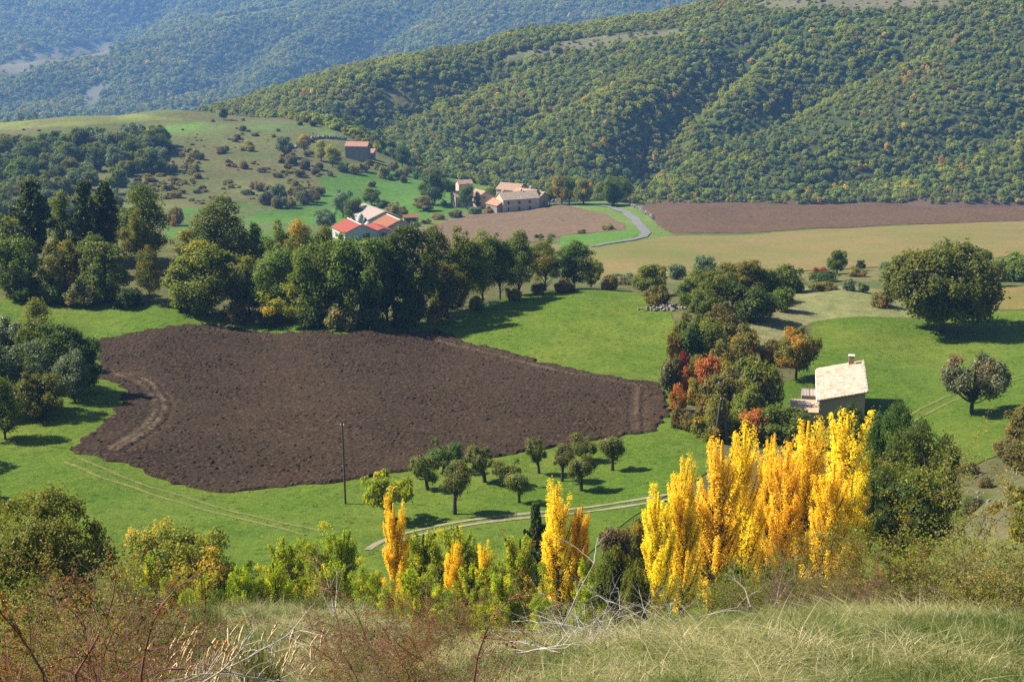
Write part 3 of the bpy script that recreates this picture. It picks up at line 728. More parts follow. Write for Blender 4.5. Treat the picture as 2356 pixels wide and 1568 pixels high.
def plant(name, key, leaf, u, top, w, label, v=None, d=None, cat="tree", group=None, var=None, rotz=None, dmin=60, sink=.15, lean=None, crown="crown", depth=1.0):
    """a tree standing where picture point (u,v) meets the ground (or at distance d), as tall as picture row `top`, w picture units wide"""
    if d is None:
        x, y = hit(u, v, dmin)
    else:
        x, y, _ = at(u, d)
        if v is None:
            for _ in range(3):
                uu, vv = proj(x, y, float(H(x, y))); x += (u - float(uu)) * math.hypot(x, y) / FP
    z = float(H(x, y)); r = math.hypot(x, y)
    h = max(zpix(u, top, x, y) - z, .3); wid = w * r / FP
    SPHASE[0] += 1
    protos = PROTO[key]; tm, cm = protos[(SPHASE[0] * 3 if var is None else var) % len(protos)]
    root = bpy.data.objects.new(name, None); COL.objects.link(root)
    root.empty_display_size = .5
    root.location = (x, y, z - sink)
    rz = (SPHASE[0] * 2.399) % 6.283 if rotz is None else rotz
    root.rotation_euler = (0, 0, rz)
    root.scale = (wid, wid * depth, h)
    t = obj("trunk" if cat == "tree" else "stem", tm, root); c = obj(crown, cm, root)
    if leaf: setmat(c, LEAF[leaf])
    tag(root, label, cat, group)
    return root
def bush(name, leaf, u, top, w, label, v=None, d=None, group=None, **k):
    return plant(name, 'bush', leaf, u, top, w, label, v, d, "bush", group, crown="foliage", **k)
# ------------------------------------------------------------ trees of the valley floor
G = "oaks of the dark grove behind the ploughed field"
def grove(u, v, top, w, leaf, lab, key='oak', **k): plant("oak_tree", key, leaf, u, top, w, lab, v, None, "tree", G, **k)
grove(40, 684, 528, 118, 'oak', "oak at the left edge of the picture, in front of the tall pine")
grove(150, 690, 545, 112, 'oak2', "yellow-topped oak second from the left in the front of the grove")
grove(245, 694, 556, 128, 'oak', "wide oak with low branches, left of the slender leaning one")
grove(345, 700, 556, 68, 'oak2', "slender leaning oak alone in the gap of the grove", 'oaktall')
grove(150, 610, 440, 75, 'oak', "thin oak between the two tall pines", 'oaktall')
grove(235, 600, 450, 105, 'oak2', "lighter oak under the twin pines", 'oak')
grove(30, 600, 485, 90, 'oak2', "small oak peeping out behind the tall pine at the left")
grove(215, 640, 525, 70, 'oak', "young upright oak below the twin pines", 'oaktall')
grove(335, 610, 425, 128, 'oak', "tall dense oak left of the yellow bush on the knoll", 'oaktall')
grove(320, 628, 475, 80, 'oak2', "pale pointed oak in front of the tall dense one", 'oaktall')
grove(505, 640, 444, 150, 'oak', "tallest oak of the grove, standing up against the green slope", 'oaktall')
grove(440, 640, 520, 110, 'oak2', "oak with a small orange patch beside the tallest oak")
grove(470, 722, 556, 180, 'oak2', "broad olive oak with a bare trunk at the front of the grove", 'oak', var=2)
grove(590, 640, 505, 90, 'oak', "ragged oak just right of the tallest oak", 'oaktall')
grove(575, 728, 572, 120, 'oak2', "oak with a yellow tip right of the broad olive oak")
grove(640, 738, 548, 120, 'oak', "dark oak left of the bright low oak at the field edge", 'oaktall')
grove(690, 660, 505, 90, 'walnut', "golden topped oak in the middle of the grove", 'oaktall')
grove(645, 650, 498, 75, 'oak', "dark narrow oak behind the golden topped one", 'oaktall')
grove(670, 745, 632, 150, 'yellowgreen', "bright low yellow-green oak at the edge of the field", 'oak', var=3)
grove(735, 742, 552, 150, 'oak', "spreading oak behind the bright low one")
grove(750, 660, 520, 85, 'oak2', "oak below the red roofed barn, left half", 'oaktall')
grove(830, 742, 522, 165, 'oak', "big full crowned oak below the red roofed barns")
grove(890, 740, 530, 130, 'oakdark', "dark oak right of the big full crowned one")
grove(950, 742, 520, 140, 'oakdark', "shadowed oak left of the brownish lone tree")
grove(1000, 715, 520, 110, 'oak', "oak with pale top behind the brownish lone tree", 'oaktall')
grove(1060, 705, 514, 112, 'oak', "oak above and right of the brownish lone tree", 'oaktall')
grove(1110, 695, 525, 105, 'oak2', "sixth oak from the right end of the grove", 'oaktall')
grove(1150, 690, 527, 95, 'oakdark', "fifth oak from the right end of the grove", 'oaktall')
grove(1195, 678, 530, 95, 'oak', "fourth oak from the right end, trunk standing clear", 'oaktall')
grove(1255, 668, 538, 88, 'oak2', "forked oak with bare lower limbs, third from the right end", 'oaktall')
grove(1320, 664, 546, 112, 'oakdark', "dark full oak, second from the right end of the grove", 'oaktall')
grove(1360, 661, 590, 62, 'oak2', "lowest oak at the right end of the grove")
plant("oak_tree", 'oak', 'oak2', 1030, 598, 104, "olive brown tree standing alone at the corner of the ploughed field", 735, None, "tree")
for i, (u, v, top, w, lb) in enumerate([(82, 622, 410, 112, "tall dark pine at the left of the grove"), (205, 612, 412, 88, "left of the twin pines on the knoll"), (250, 600, 414, 80, "right of the twin pines on the knoll")]):
    plant("pine_tree", 'pine', None, u, top, w * 1.2, lb, v, None, "tree", "pines on the knoll", var=i, crown="needles")
bush("bush", 'walnut', 402, 474, 44, "round yellow bush on top of the knoll", 520)
bush("bush", 'scrub', 60, 640, 80, "dull bush under the tall dark pine", 660)
UU = (540, 620, 720, 790, 860, 930, 1000, 60, 290, 190, 120, 420)
for i, (u, v, top, w) in enumerate([(540, 742, 690, 60), (620, 750, 700, 70), (720, 752, 700, 80), (790, 756, 705, 90), (860, 756, 700, 90), (930, 752, 690, 90), (1000, 742, 700, 60), (60, 690, 640, 100), (290, 706, 660, 80), (190, 702, 655, 90), (120, 696, 650, 80), (420, 715, 670, 50)]):
    bush("bush", 'oakdark' if i % 3 else 'scrub', u, top, w, ORD[sorted(UU).index(u)] + " undergrowth bush from the left in the shade at the foot of the grove", v, None, "undergrowth bushes of the grove")
for i, (u, v, top, w) in enumerate([(1100, 712, 680, 50), (1180, 690, 660, 46), (1240, 678, 650, 44), (1300, 672, 640, 60), (1400, 668, 628, 50), (1440, 655, 636, 60)]):
    bush("bush", 'scrub', u, top, w, ORD[i] + " straw coloured scrub from the left under the open end of the grove", v, None, "scrub under the grove")
# left copse
G = "trees of the copse at the left edge"
for u, v, top, w, leaf, key, lab in [
    (92, 850, 686, 100, 'oak2', 'oaktall', "tallest tree of the left copse, small pointed top"),
    (30, 880, 722, 130, 'grey', 'oak', "grey-green tree at the back left of the copse"),
    (95, 890, 728, 120, 'oak', 'oak', "round tree in the back of the left copse"),
    (140, 905, 736, 135, 'oakdark', 'oak', "wide glossy dark tree in the middle of the left copse"),
    (192, 905, 748, 95, 'oakdark', 'oak', "dark tree at the right rim of the copse by the field"),
    (60, 950, 782, 150, 'grey', 'oak', "pale leaved tree in the front of the left copse"),
    (172, 926, 798, 96, 'grey', 'oaktall', "small grey-green tree standing before the copse on the meadow"),
    (100, 965, 845, 130, 'oak2', 'oak', "front tree of the copse with a few orange leaves"),
    (12, 1012, 868, 110, 'oak', 'oaktall', "tree cut by the left edge, thin trunk showing"),
    (-50, 960, 760, 150, 'oakdark', 'oak', "dark tree half outside the left edge")]:
    plant("copse_tree", key, leaf, u, top, w, lab, v, None, "tree", G)
for u, d, top, w, lab in [(-130, 160, 930, 150, "farther tree just outside the left edge"), (-90, 148, 1010, 110, "nearer tree just outside the left edge")]:
    plant("copse_tree", 'oak', 'oak', u, top, w, lab + ", casting shade on the meadow", None, d, "tree", G)
bush("bush", 'grey', 62, 650, 20, "tiny bush top at the back of the left copse", 900) if False else None
# orchard
G = "fruit trees of the small orchard"
for i, (u, v, top, w, lab) in enumerate([
    (985, 1128, 1043, 68, "leaning orchard tree at the left end behind the round one"),
    (1022, 1090, 1006, 84, "darkest orchard tree, farthest back on the left"),
    (1045, 1183, 1062, 80, "round silvery orchard tree nearest the track"),
    (1115, 1110, 1020, 76, "leaning orchard tree behind the middle pair"),
    (1166, 1120, 1048, 68, "rear tree of the middle pair in the orchard"),
    (1196, 1157, 1087, 62, "small front tree of the middle pair in the orchard"),
    (1240, 1090, 1000, 54, "thin orchard tree with a long bare trunk at the field edge"),
    (1292, 1107, 1022, 58, "orchard tree left of the twin trunked one"),
    (1342, 1062, 990, 66, "orchard tree behind the twin trunked one"),
    (1336, 1128, 1034, 64, "twin trunked orchard tree"),
    (1411, 1083, 1003, 64, "last orchard tree on the right")]):
    plant("orchard_tree", 'orchard', 'orchard' if i != 1 else 'oakdark', u, top, w * 1.15, lab, v, None, "tree", G, var=(0, 1, 4, 2, 1, 4, 2, 4, 1, 3, 4)[i], rotz=(i * 1.3 if i not in (0, 3, 6) else .1 * i))
plant("orchard_tree", 'sparse', 'yellowgreen', 890, 1076, 145, "thin many-stemmed yellow-green tree beside the pole", 1200, None, "tree")
# round the cottage
plant("broad_tree", 'big', 'lime', 2160, 556, 268, "very large round tree on the lawn at the right", 766, None, "tree", rotz=.6)
plant("maple_tree", 'maple', 'maple', 1832, 748, 126, "small tree turning orange behind the cottage", 873, None, "tree")
plant("fruit_tree", 'fruit', 'fruit', 2235, 812, 158, "reddening two-lobed fruit tree on the lawn at the right", 952, None, "tree", rotz=.15)
G = "trees and shrubs of the hedge between field and cottage"
for u, v, top, w, leaf, lab in [
    (1545, 905, 820, 70, 'scrubdark', "dark brown shrub at the right corner of the ploughed field"),
    (1573, 900, 806, 40, 'crimson', "crimson shrub tip behind the orange one"),
    (1572, 905, 838, 52, 'orange', "bright orange shrub left of the coral one"),
    (1625, 905, 815, 74, 'orange', "coral orange shrub in the middle of the hedge"),
    (1560, 945, 880, 50, 'orange', "low orange sprays beside the field corner"),
    (1640, 960, 855, 120, 'brown', "olive and orange shrub under the coral one"),
    (1690, 930, 842, 110, 'brown', "bronze shrub below the hedge top"),
    (1750, 950, 824, 110, 'oak2', "round olive tree left of the small orange-turning tree"),
    (1720, 985, 885, 95, 'oak2', "olive shrub behind the double pole"),
    (1655, 1010, 905, 80, 'brown', "bronze-green shrub left of the double pole"),
    (1630, 1010, 955, 90, 'walnut', "yellow-green shrub at the foot of the double pole"),
    (1735, 1010, 940, 84, 'orange', "rust red shrub in front of the olive shrubs"),
    (1560, 985, 930, 45, 'scrub', "dull scrub at the corner of the field")]:
    bush("hedge_shrub", leaf, u, top, w, lab, v, None, G)
plant("round_tree", 'round', 'oak', 1802, 934, 150, "dense round green tree in front of the cottage terrace", None, 168, "tree", var=0)
plant("round_tree", 'round', 'oakdark', 1960, 925, 60, "small grey-green tree against the cottage wall", None, 152, "tree", var=1)
plant("round_tree", 'round', 'grey', 1925, 930, 36, "slim sapling by the cottage window", None, 160, "tree", var=2)
G = "dark oaks right of the golden poplars"
plant("oak_tree", 'nearoak', 'oakdark', 2050, 930, 175, "tall dark oak just right of the golden poplars", None, 118, "tree", G, var=0)
plant("oak_tree", 'nearoak', 'oakdark', 2115, 975, 215, "dark oak farthest right beside the golden poplars", None, 112, "tree", G, var=4)
plant("oak_tree", 'oak', 'oakdark', 2000, 985, 110, "dark oak half behind the golden poplars", None, 120, "tree", G, var=5)
plant("oak_tree", 'oak', 'oakdark', 2090, 1080, 190, "low dark oak filling the foot of the oak group", None, 105, "tree", G, var=2)
for u, v, top, w, leaf, lab in [
    (1600, 930, 868, 60, 'walnut', "yellowing sprays between the orange shrubs"), (1700, 975, 905, 70, 'oak2', "small olive shrub left of the round olive tree"), (1590, 990, 945, 60, 'brown', "bronze scrub at the right tip of the field"), (1680, 1000, 950, 60, 'oak', "green shrub between the two poles' posts"),
    (1770, 985, 930, 60, 'oak', "green shrub before the cottage terrace"), (1665, 875, 820, 70, 'walnut', "yellow-olive shrub above the bronze one"), (1720, 870, 815, 70, 'oak2', "olive shrub up the bank from the round olive tree"), (1605, 870, 815, 50, 'brown', "brown shrub behind the crimson tip"), (1640, 905, 862, 46, 'orange', "small coral spray low in the hedge")]:
    bush("hedge_shrub", leaf, u, top, w, lab, v, None, "trees and shrubs of the hedge between field and cottage")
# hedge climbing the bank
G = "hedge trees climbing the dry bank"
for u, v, top, w, leaf, key, lab in [
    (1495, 680, 606, 96, 'oak2', 'round', "round tree above the heap of stones"),
    (1512, 705, 655, 70, 'brown', 'bush', "orange-tipped bush by the heap of stones"),
    (1605, 715, 622, 110, 'oak', 'oak', "green tree at the left of the hedge on the bank"),
    (1650, 720, 618, 120, 'oak', 'oak', "dark green tree in the middle of the hedge on the bank"),
    (1705, 690, 592, 140, 'oak2', 'oak', "tallest tree of the hedge on the bank"),
    (1765, 690, 620, 70, 'oak', 'bush', "bushy tree right of the tallest hedge tree"),
    (1815, 672, 610, 100, 'oak', 'bush', "rounded tree at the right end of the hedge on the bank"),
    (1728, 735, 655, 125, 'oakdark', 'bush', "dense very dark shrub on the bank"),
    (1800, 715, 660, 60, 'oak', 'bush', "small green shrub right of the very dark one"),
    (1660, 765, 695, 90, 'brown', 'bush', "brown-tipped shrub below the dense dark one"),
    (1620, 745, 660, 90, 'oak', 'oak', "green tree below the hedge, above the meadow corner"),
    (1582, 795, 715, 80, 'oak2', 'bush', "olive shrub at the meadow's right edge"),
    (1550, 830, 760, 44, 'walnut', 'bush', "yellow shrub touching the meadow"),
    (1590, 825, 740, 70, 'oakdark', 'bush', "dark shrub beside the yellow one"),
    (1640, 815, 730, 90, 'oak2', 'bush', "olive shrub above the crimson one"),
    (1700, 800, 740, 90, 'brown', 'bush', "dull olive bush on the lower bank"),
    (1715, 835, 765, 80, 'walnut', 'bush', "yellow-green bush left of the orange-turning tree"),
    (1660, 845, 780, 70, 'brown', 'bush', "brownish bush above the coral orange shrub"),
    (1770, 835, 775, 60, 'scrub', 'bush', "thin straw coloured scrub on the lower bank")]:
    plant("hedge_tree" if key != 'bush' else "hedge_shrub", key, leaf, u, top, w, lab, v, None, "tree" if key != 'bush' else "bush", G, crown="crown" if key != 'bush' else "foliage")
G = "bushes along the lower edge of the pasture"
for u, v, top, w, leaf, key, lab in [
    (1622, 640, 586, 66, 'grey', 'round', "pale open tree behind the hedge at the pasture edge"),
    (1555, 642, 604, 50, 'grey', 'bush', "grey-green bush left of the pale open tree"),
    (1925, 630, 573, 56, 'oak', 'round', "round dark green tree alone at the pasture edge"),
    (1980, 622, 596, 24, 'oakdark', 'round', "tiny dark round tree right of the lone one"),
    (1888, 640, 612, 44, 'crimson', 'bush', "dark red bush beside the lone round tree"),
    (1900, 648, 624, 80, 'oakdark', 'bush', "long low dark bush under the red one"),
    (1970, 636, 612, 50, 'scrub', 'bush', "low bush under the tiny round tree"),
    (2035, 620, 600, 34, 'grey', 'bush', "small grey bush left of the very large tree"),
    (1430, 642, 628, 70, 'grey', 'bush', "low blue-green bush right of the grove"),
    (2255, 625, 570, 66, 'oak', 'round', "tree showing behind the very large round tree"),
    (2330, 645, 580, 110, 'oak', 'bush', "big bush at the right edge behind the large tree"),
    (2285, 660, 600, 60, 'oak2', 'round', "bushy tree right behind the very large tree"),
    (1895, 668, 645, 70, 'scrub', 'bush', "flat olive bush on the knoll"),
    (1955, 668, 640, 36, 'grey', 'bush', "small grey shrub on the knoll top"),
    (1985, 672, 648, 30, 'grey', 'bush', "narrow grey shrub on the knoll top"),
    (2025, 705, 668, 60, 'scrub', 'bush', "thin orange scrub left of the very large tree")]:
    plant("pasture_tree" if key != 'bush' else "pasture_bush", key, leaf, u, top, w, lab, v, None, "tree" if key != 'bush' else "bush", G, crown="crown" if key != 'bush' else "foliage", dmin=200)
# golden poplars
G = "golden autumn poplars"
for i, (u, d, top, w, lab) in enumerate([
    (918, 92, 1152, 66, "golden poplar alone above the gravel track bend"),
    (1045, 88, 1246, 52, "short golden poplar among the green thicket"),
    (1112, 92, 1248, 46, "smallest golden poplar in the thicket"),
    (1287, 98, 1115, 84, "taller of the two golden poplars left of the gap"),
    (1335, 98, 1163, 60, "shorter of the two golden poplars left of the gap"),
    (1515, 92, 1128, 84, "first golden poplar on the left of the big row"),
    (1563, 95, 1050, 76, "second golden poplar in the big row"),
    (1638, 100, 1008, 104, "broad third golden poplar in the big row"),
    (1708, 105, 984, 92, "fourth golden poplar in the big row"),
    (1757, 108, 998, 62, "narrow fifth golden poplar in the big row"),
    (1800, 102, 1035, 90, "sixth golden poplar in the big row"),
    (1850, 106, 964, 112, "seventh golden poplar in the big row"),
    (1918, 108, 946, 124, "tallest golden poplar at the right of the big row"),
    (1950, 100, 1090, 84, "low golden poplar at the right end of the big row"),
    (1895, 98, 1060, 90, "golden poplar in front of the tallest one")]):
    plant("poplar_tree", 'gold', None, u, top, w * 1.18, lab, None, d, "tree", G, var=i)
for u, d, top, w, lab in [(8, 112, 1008, 50, "yellow-green poplar cut by the left edge"), (14, 108, 1080, 44, "low yellow poplar at the left edge")]:
    plant("poplar_tree", 'gold', 'yellowgreen', u, top, w, lab, None, d, "tree", G)
G = "young green poplars of the thicket"
yp = [(372, 92, 1296, 70), (420, 94, 1288, 64), (488, 92, 1296, 60), (520, 94, 1290, 60), (552, 92, 1300, 60), (584, 94, 1284, 66), (618, 94, 1282, 66), (345, 90, 1290, 50), (400, 88, 1298, 52), (436, 86, 1305, 46), (468, 84, 1310, 46), (505, 84, 1306, 46), (535, 84, 1318, 44), (568, 86, 1296, 60), (602, 86, 1302, 54), (636, 86, 1290, 66), (665, 94, 1240, 80), (700, 96, 1206, 84), (752, 96, 1204, 84), (800, 96, 1226, 70), (720, 86, 1275, 72), (770, 86, 1280, 70), (835, 88, 1275, 70), (870, 92, 1290, 60), (975, 96, 1232, 90), (1015, 98, 1222, 90), (1062, 98, 1208, 90), (1100, 98, 1228, 84), (990, 86, 1290, 80), (1030, 84, 1320, 76), (1085, 86, 1300, 80), (1130, 92, 1270, 80), (1188, 94, 1236, 90), (1160, 84, 1310, 76), (1210, 84, 1320, 70), (1250, 88, 1290, 66), (950, 86, 1300, 60), (1360, 96, 1285, 70), (900, 84, 1320, 60), (1120, 82, 1340, 70), (1240, 82, 1345, 60)]
for i, (u, d, top, w) in enumerate(sorted(yp)):
    plant("young_poplar", 'young' if i % 5 < 2 else 'youngb', 'young', u, top + (i * 7) % 13 - 6, w * (1.15 if i % 5 < 2 else 1.4), ORD[i] + " yellow-green young poplar from the left in the thicket below the track", None, d, "tree", G, var=i)
plant("round_tree", 'round', 'oak', 1415, 1250, 120, "dark green bushy tree between the thicket and the big golden row", None, 92, "tree", var=2)
plant("round_tree", 'round', 'oak2', 1460, 1290, 80, "small bushy tree at the left foot of the big golden row", None, 86, "tree", var=1)
plant("pine_tree", 'smallpine', None, 1232, 1143, 92, "young pine left of the two golden poplars", None, 108, "tree", crown="needles")
bush("bush", 'dry', 1410, 1205, 90, "bare purplish brown bush below the track", None, 118)
bush("bush", 'maple', 1460, 1190, 80, "orange tinted bush left of the big golden row", None, 120)
bush("bush", 'oakdark', 1700, 1290, 120, "dark leafy bush at the foot of the golden row", None, 60)
bush("bush", 'oakdark', 1790, 1285, 120, "dark green bush right of it at the foot of the golden row", None, 62)
# near left
plant("oak_tree", 'nearoak', 'oak2', 110, 1128, 345, "large dark oak at the lower left", None, 64, "tree", rotz=.4)
plant("walnut_tree", 'walnut', 'walnut', 412, 1180, 325, "wide yellowing walnut tree below the meadow", None, 94, "tree", rotz=1.1)
bush("bush", 'oakdark', 320, 1350, 140, "dark bush under the large oak at the lower left", None, 52)
bush("bush", 'oak2', 20, 1330, 200, "olive bush under the large oak at the left edge", None, 48)

for i, (u, v, top, w, leaf, lab, dm) in enumerate([(2352, 1012, 925, 110, 'brown', "olive and ochre bush at the right edge of the lawn", 125), (2318, 1050, 1000, 70, 'scrub', "straw coloured bush below the lawn at the right edge", 125), (2350, 1078, 1018, 90, 'brown', "ochre bush above the dry bank at the right edge", 80), (2225, 1088, 1058, 60, 'scrub', "low scrub at the lower edge of the lawn", 80), (2270, 1120, 1095, 44, 'scrub', "dry scrub on the grey bank", 45), (2340, 1150, 1108, 70, 'scrub', "olive scrub lower on the grey bank", 45), (2235, 1180, 1140, 60, 'scrubdark', "dark scrub at the foot of the grey bank", 45), (2295, 1175, 1150, 50, 'scrub', "straw scrub in the middle of the grey bank", 45), (2362, 1240, 1130, 120, 'oak2', "big leafy bush cut by the right edge", 40)]):
    bush("bank_bush", leaf, u, top, w, lab, v, None, "bushes of the dry bank at the right", dmin=dm)
# ------------------------------------------------------------ trees near the farms
G = "trees round the farm buildings"
for u, v, top, w, leaf, key, lab in [
    (790, 500, 432, 62, 'grey', 'oak', "grey-green tree left of the pale barn"), (815, 512, 455, 60, 'oak', 'round', "tree touching the left wall of the pale barn"),
    (745, 530, 478, 62, 'grey', 'oak', "tree left of the red roofed barns"), (855, 472, 430, 52, 'oak', 'oak', "tree above the pale barn"), (880, 478, 458, 40, 'oakdark', 'bush', "dark bush right above the pale barn"),
    (905, 510, 462, 40, 'scrub', 'oak', "thin tree right of the pale barn"), (925, 498, 474, 34, 'scrub', 'bush', "bush between barn and farmhouse"), (1000, 470, 388, 84, 'oakdark', 'oak', "large dark tree left of the farmhouses"),
    (975, 485, 450, 60, 'scrub', 'oak', "tree below the large dark one"), (1040, 440, 415, 60, 'oakdark', 'bush', "dark bush behind the left farmhouse"), (1075, 480, 418, 46, 'oakdark', 'oaktall', "dark tree before the left farmhouse"),
    (1098, 480, 440, 22, 'oakdark', 'oaktall', "narrow cypress before the left farmhouse"), (1020, 478, 455, 20, 'oakdark', 'oaktall', "narrow cypress at the left farmhouse corner"), (1135, 455, 428, 40, 'oak', 'bush', "bush between the two farmhouses"),
    (1120, 446, 432, 20, 'yellowgreen', 'bush', "little yellow bush between the farmhouses"), (1240, 473, 446, 34, 'yellowgreen', 'round', "bright green bush at the right end of the farmhouse"),
    (1292, 471, 402, 58, 'maple', 'round', "brown-gold tree at the farmyard entrance"), (1310, 471, 408, 46, 'oak', 'round', "green tree just behind the brown-gold one"), (1342, 471, 410, 56, 'walnut', 'round', "yellowing tree between the brown-gold and the broad green one"),
    (1412, 473, 406, 88, 'oak', 'big', "broad green tree beside the lane"), (1265, 471, 425, 36, 'oak2', 'round', "small tree left of the brown-gold one"),
    (925, 384, 334, 52, 'oakdark', 'round', "round dark tree right of the stone barn"), (765, 385, 330, 50, 'yellowgreen', 'oaktall', "yellow-green tree left of the stone barn"), (740, 370, 322, 40, 'yellowgreen', 'oaktall', "second yellow-green tree left of the stone barn"),
    (655, 362, 312, 46, 'grey', 'round', "round grey-green tree on the slope left of the stone barn"), (700, 350, 306, 40, 'walnut', 'oaktall', "pale tree on the slope above the stone barn"),
    (515, 276, 248, 26, 'oakdark', 'round', "lone tree on the skyline of the grassy hill"), (640, 470, 424, 46, 'grey', 'round', "grey tree among the scrub on the slope")]:
    plant("farm_tree" if key != 'bush' else "farm_bush", key, leaf, u, top, w, lab, v, None, "tree" if key != 'bush' else "bush", G, dmin=400, crown="crown" if key != 'bush' else "foliage")
g = np.random.default_rng(5)
G = "bushes on the bank above the farmhouses"
BB = [(838, 395), (850, 380), (868, 390), (890, 400), (905, 392), (880, 410), (930, 405), (945, 398), (918, 412), (900, 415), (960, 412), (985, 405), (1060, 402), (1080, 405), (1040, 400), (1020, 412), (855, 430), (930, 420), (1010, 398), (730, 400), (760, 405), (700, 390), (790, 395), (815, 400)]
for u, v in BB:
    w = g.uniform(16, 34)
    bush("bush", ('scrub', 'oakdark', 'walnut', 'scrubdark')[g.integers(4)], u, v - w * g.uniform(.6, .9), w, ORD[sorted(BB).index((u, v))] + " bush from the left on the bank between the stone barn and farmhouses", v, None, G, dmin=500)
for u, v, w in [(610, 470, 40), (640, 478, 36), (665, 478, 36), (700, 470, 44), (720, 465, 40), (625, 455, 30), (690, 455, 34), (735, 450, 30)]:
    bush("bush", ('scrubdark', 'scrub')[int(u) % 2], u, v - w * .75, w, ORD[(610, 625, 640, 665, 690, 700, 720, 735).index(u)] + " dark scrub clump from the left at the foot of the grassy hill", v, None, "scrub clumps at the foot of the hill", dmin=500)
RB = [1400, 1270, 1240, 1340, 1200, 1170, 1130, 1090, 1050, 1010, 980, 1190, 955]
for u, v, w in [(1400, 530, 36), (1270, 546, 22), (1240, 548, 26), (1340, 538, 26), (1200, 478, 30), (1170, 484, 30), (1130, 490, 36), (1090, 492, 40), (1050, 500, 40), (1010, 505, 36), (980, 515, 30), (1190, 482, 24), (955, 522, 30)]:
    bush("bush", ('scrubdark', 'grey', 'scrub')[int(u) % 3], u, v - w * .45, w, ORD[sorted(RB).index(u)] + " low bush from the left along the rim of the pale brown field", v, None, "bushes round the pale brown field", dmin=400)
# wood on the slope at the left
G = "oaks of the wood on the left slope"
WP = [(-40, 345), (60, 330), (170, 322), (260, 306), (300, 312), (375, 310), (390, 360), (385, 385), (250, 395), (190, 420), (330, 440), (330, 470), (200, 480), (-40, 520)]
cnt = 0; done = []
for k in range(4000):
    u = g.uniform(-40, 395); v = g.uniform(330, 520)
    if not inside(WP, np.array([u]), np.array([v - 14]))[0]: continue
    if any(abs(u - a) < 15 and abs(v - b) < 6 for a, b in done): continue
    done.append((u, v)); w = g.uniform(38, 62)
    lf_ = ('oak', 'oak2', 'grey', 'oak', 'oakdark')[g.integers(5)]
    bushy = v - w * g.uniform(.85, 1.1)
    plant("wood_tree", 'oak' if g.random() < .6 else 'round', lf_, u, bushy, w, {'oak': "round green", 'oak2': "olive", 'grey': "pale grey-green", 'oakdark': "dark green"}[lf_] + (" lower" if v > 420 else " upper") + " oak in the wood on the left slope behind the pines", v, None, "tree", G, dmin=500)
    if len(done) > 125: break
# scrub dotted on the grassy hill
G = "scrub bushes dotted over the grassy hill"
HP = [(385, 330), (480, 300), (560, 292), (640, 290), (720, 300), (730, 345), (740, 400), (720, 450), (560, 470), (450, 470), (330, 450), (240, 420), (250, 398), (390, 388)]
done = []
for k in range(9000):
    u = g.uniform(240, 800); v = g.uniform(285, 475)
    if not inside(HP, np.array([u]), np.array([v]))[0] or g.random() > .25 + (v - 290) / 190 or float(vnoise(u, v * 2.2, 60, 91)) + .5 * float(vnoise(u, v * 2.2, 22, 92)) < -.1: continue
    if any(abs(u - a) < 6 and abs(v - b) < 2.6 for a, b in done): continue
    done.append((u, v)); w = (6 + 22 * g.random() ** 1.8) * (.75 + (v - 285) / 300); lf_ = ('scrub', 'scrub', 'scrubdark', 'walnut', 'scrubdark', 'scrub')[g.integers(6)]
    bush("scrub_bush", lf_, u, v - w * g.uniform(.3, .7), w, {'scrub': "olive brown", 'scrubdark': "dark green-brown", 'walnut': "yellowing"}[lf_] + (" large" if w > 15 else " small") + " scrub bush dotted on the " + ("upper" if v < 380 else "lower") + " grassy hill", v, None, G, dmin=500)
    if len(done) >= 250: break
SK = [55, 90, 240, 285, 300, 330, 380, 640, 720, 690, 705, 740, 560, 490, 420, 200, 160, 130]
for u, v, w in [(55, 300, 8), (90, 302, 9), (240, 300, 9), (285, 300, 9), (300, 302, 7), (330, 298, 10), (380, 302, 8), (640, 302, 12), (720, 290, 24), (690, 288, 16), (705, 282, 22), (740, 288, 18), (560, 278, 10), (490, 280, 10), (420, 300, 8), (200, 312, 12), (160, 314, 14), (130, 318, 16)]:
    bush("scrub_bush", 'scrubdark', u, v - w * .6, w, ORD[sorted(SK).index(u)] + " tiny dark scrub bush from the left near the grassy skyline", v, None, "scrub near the skyline", dmin=600)
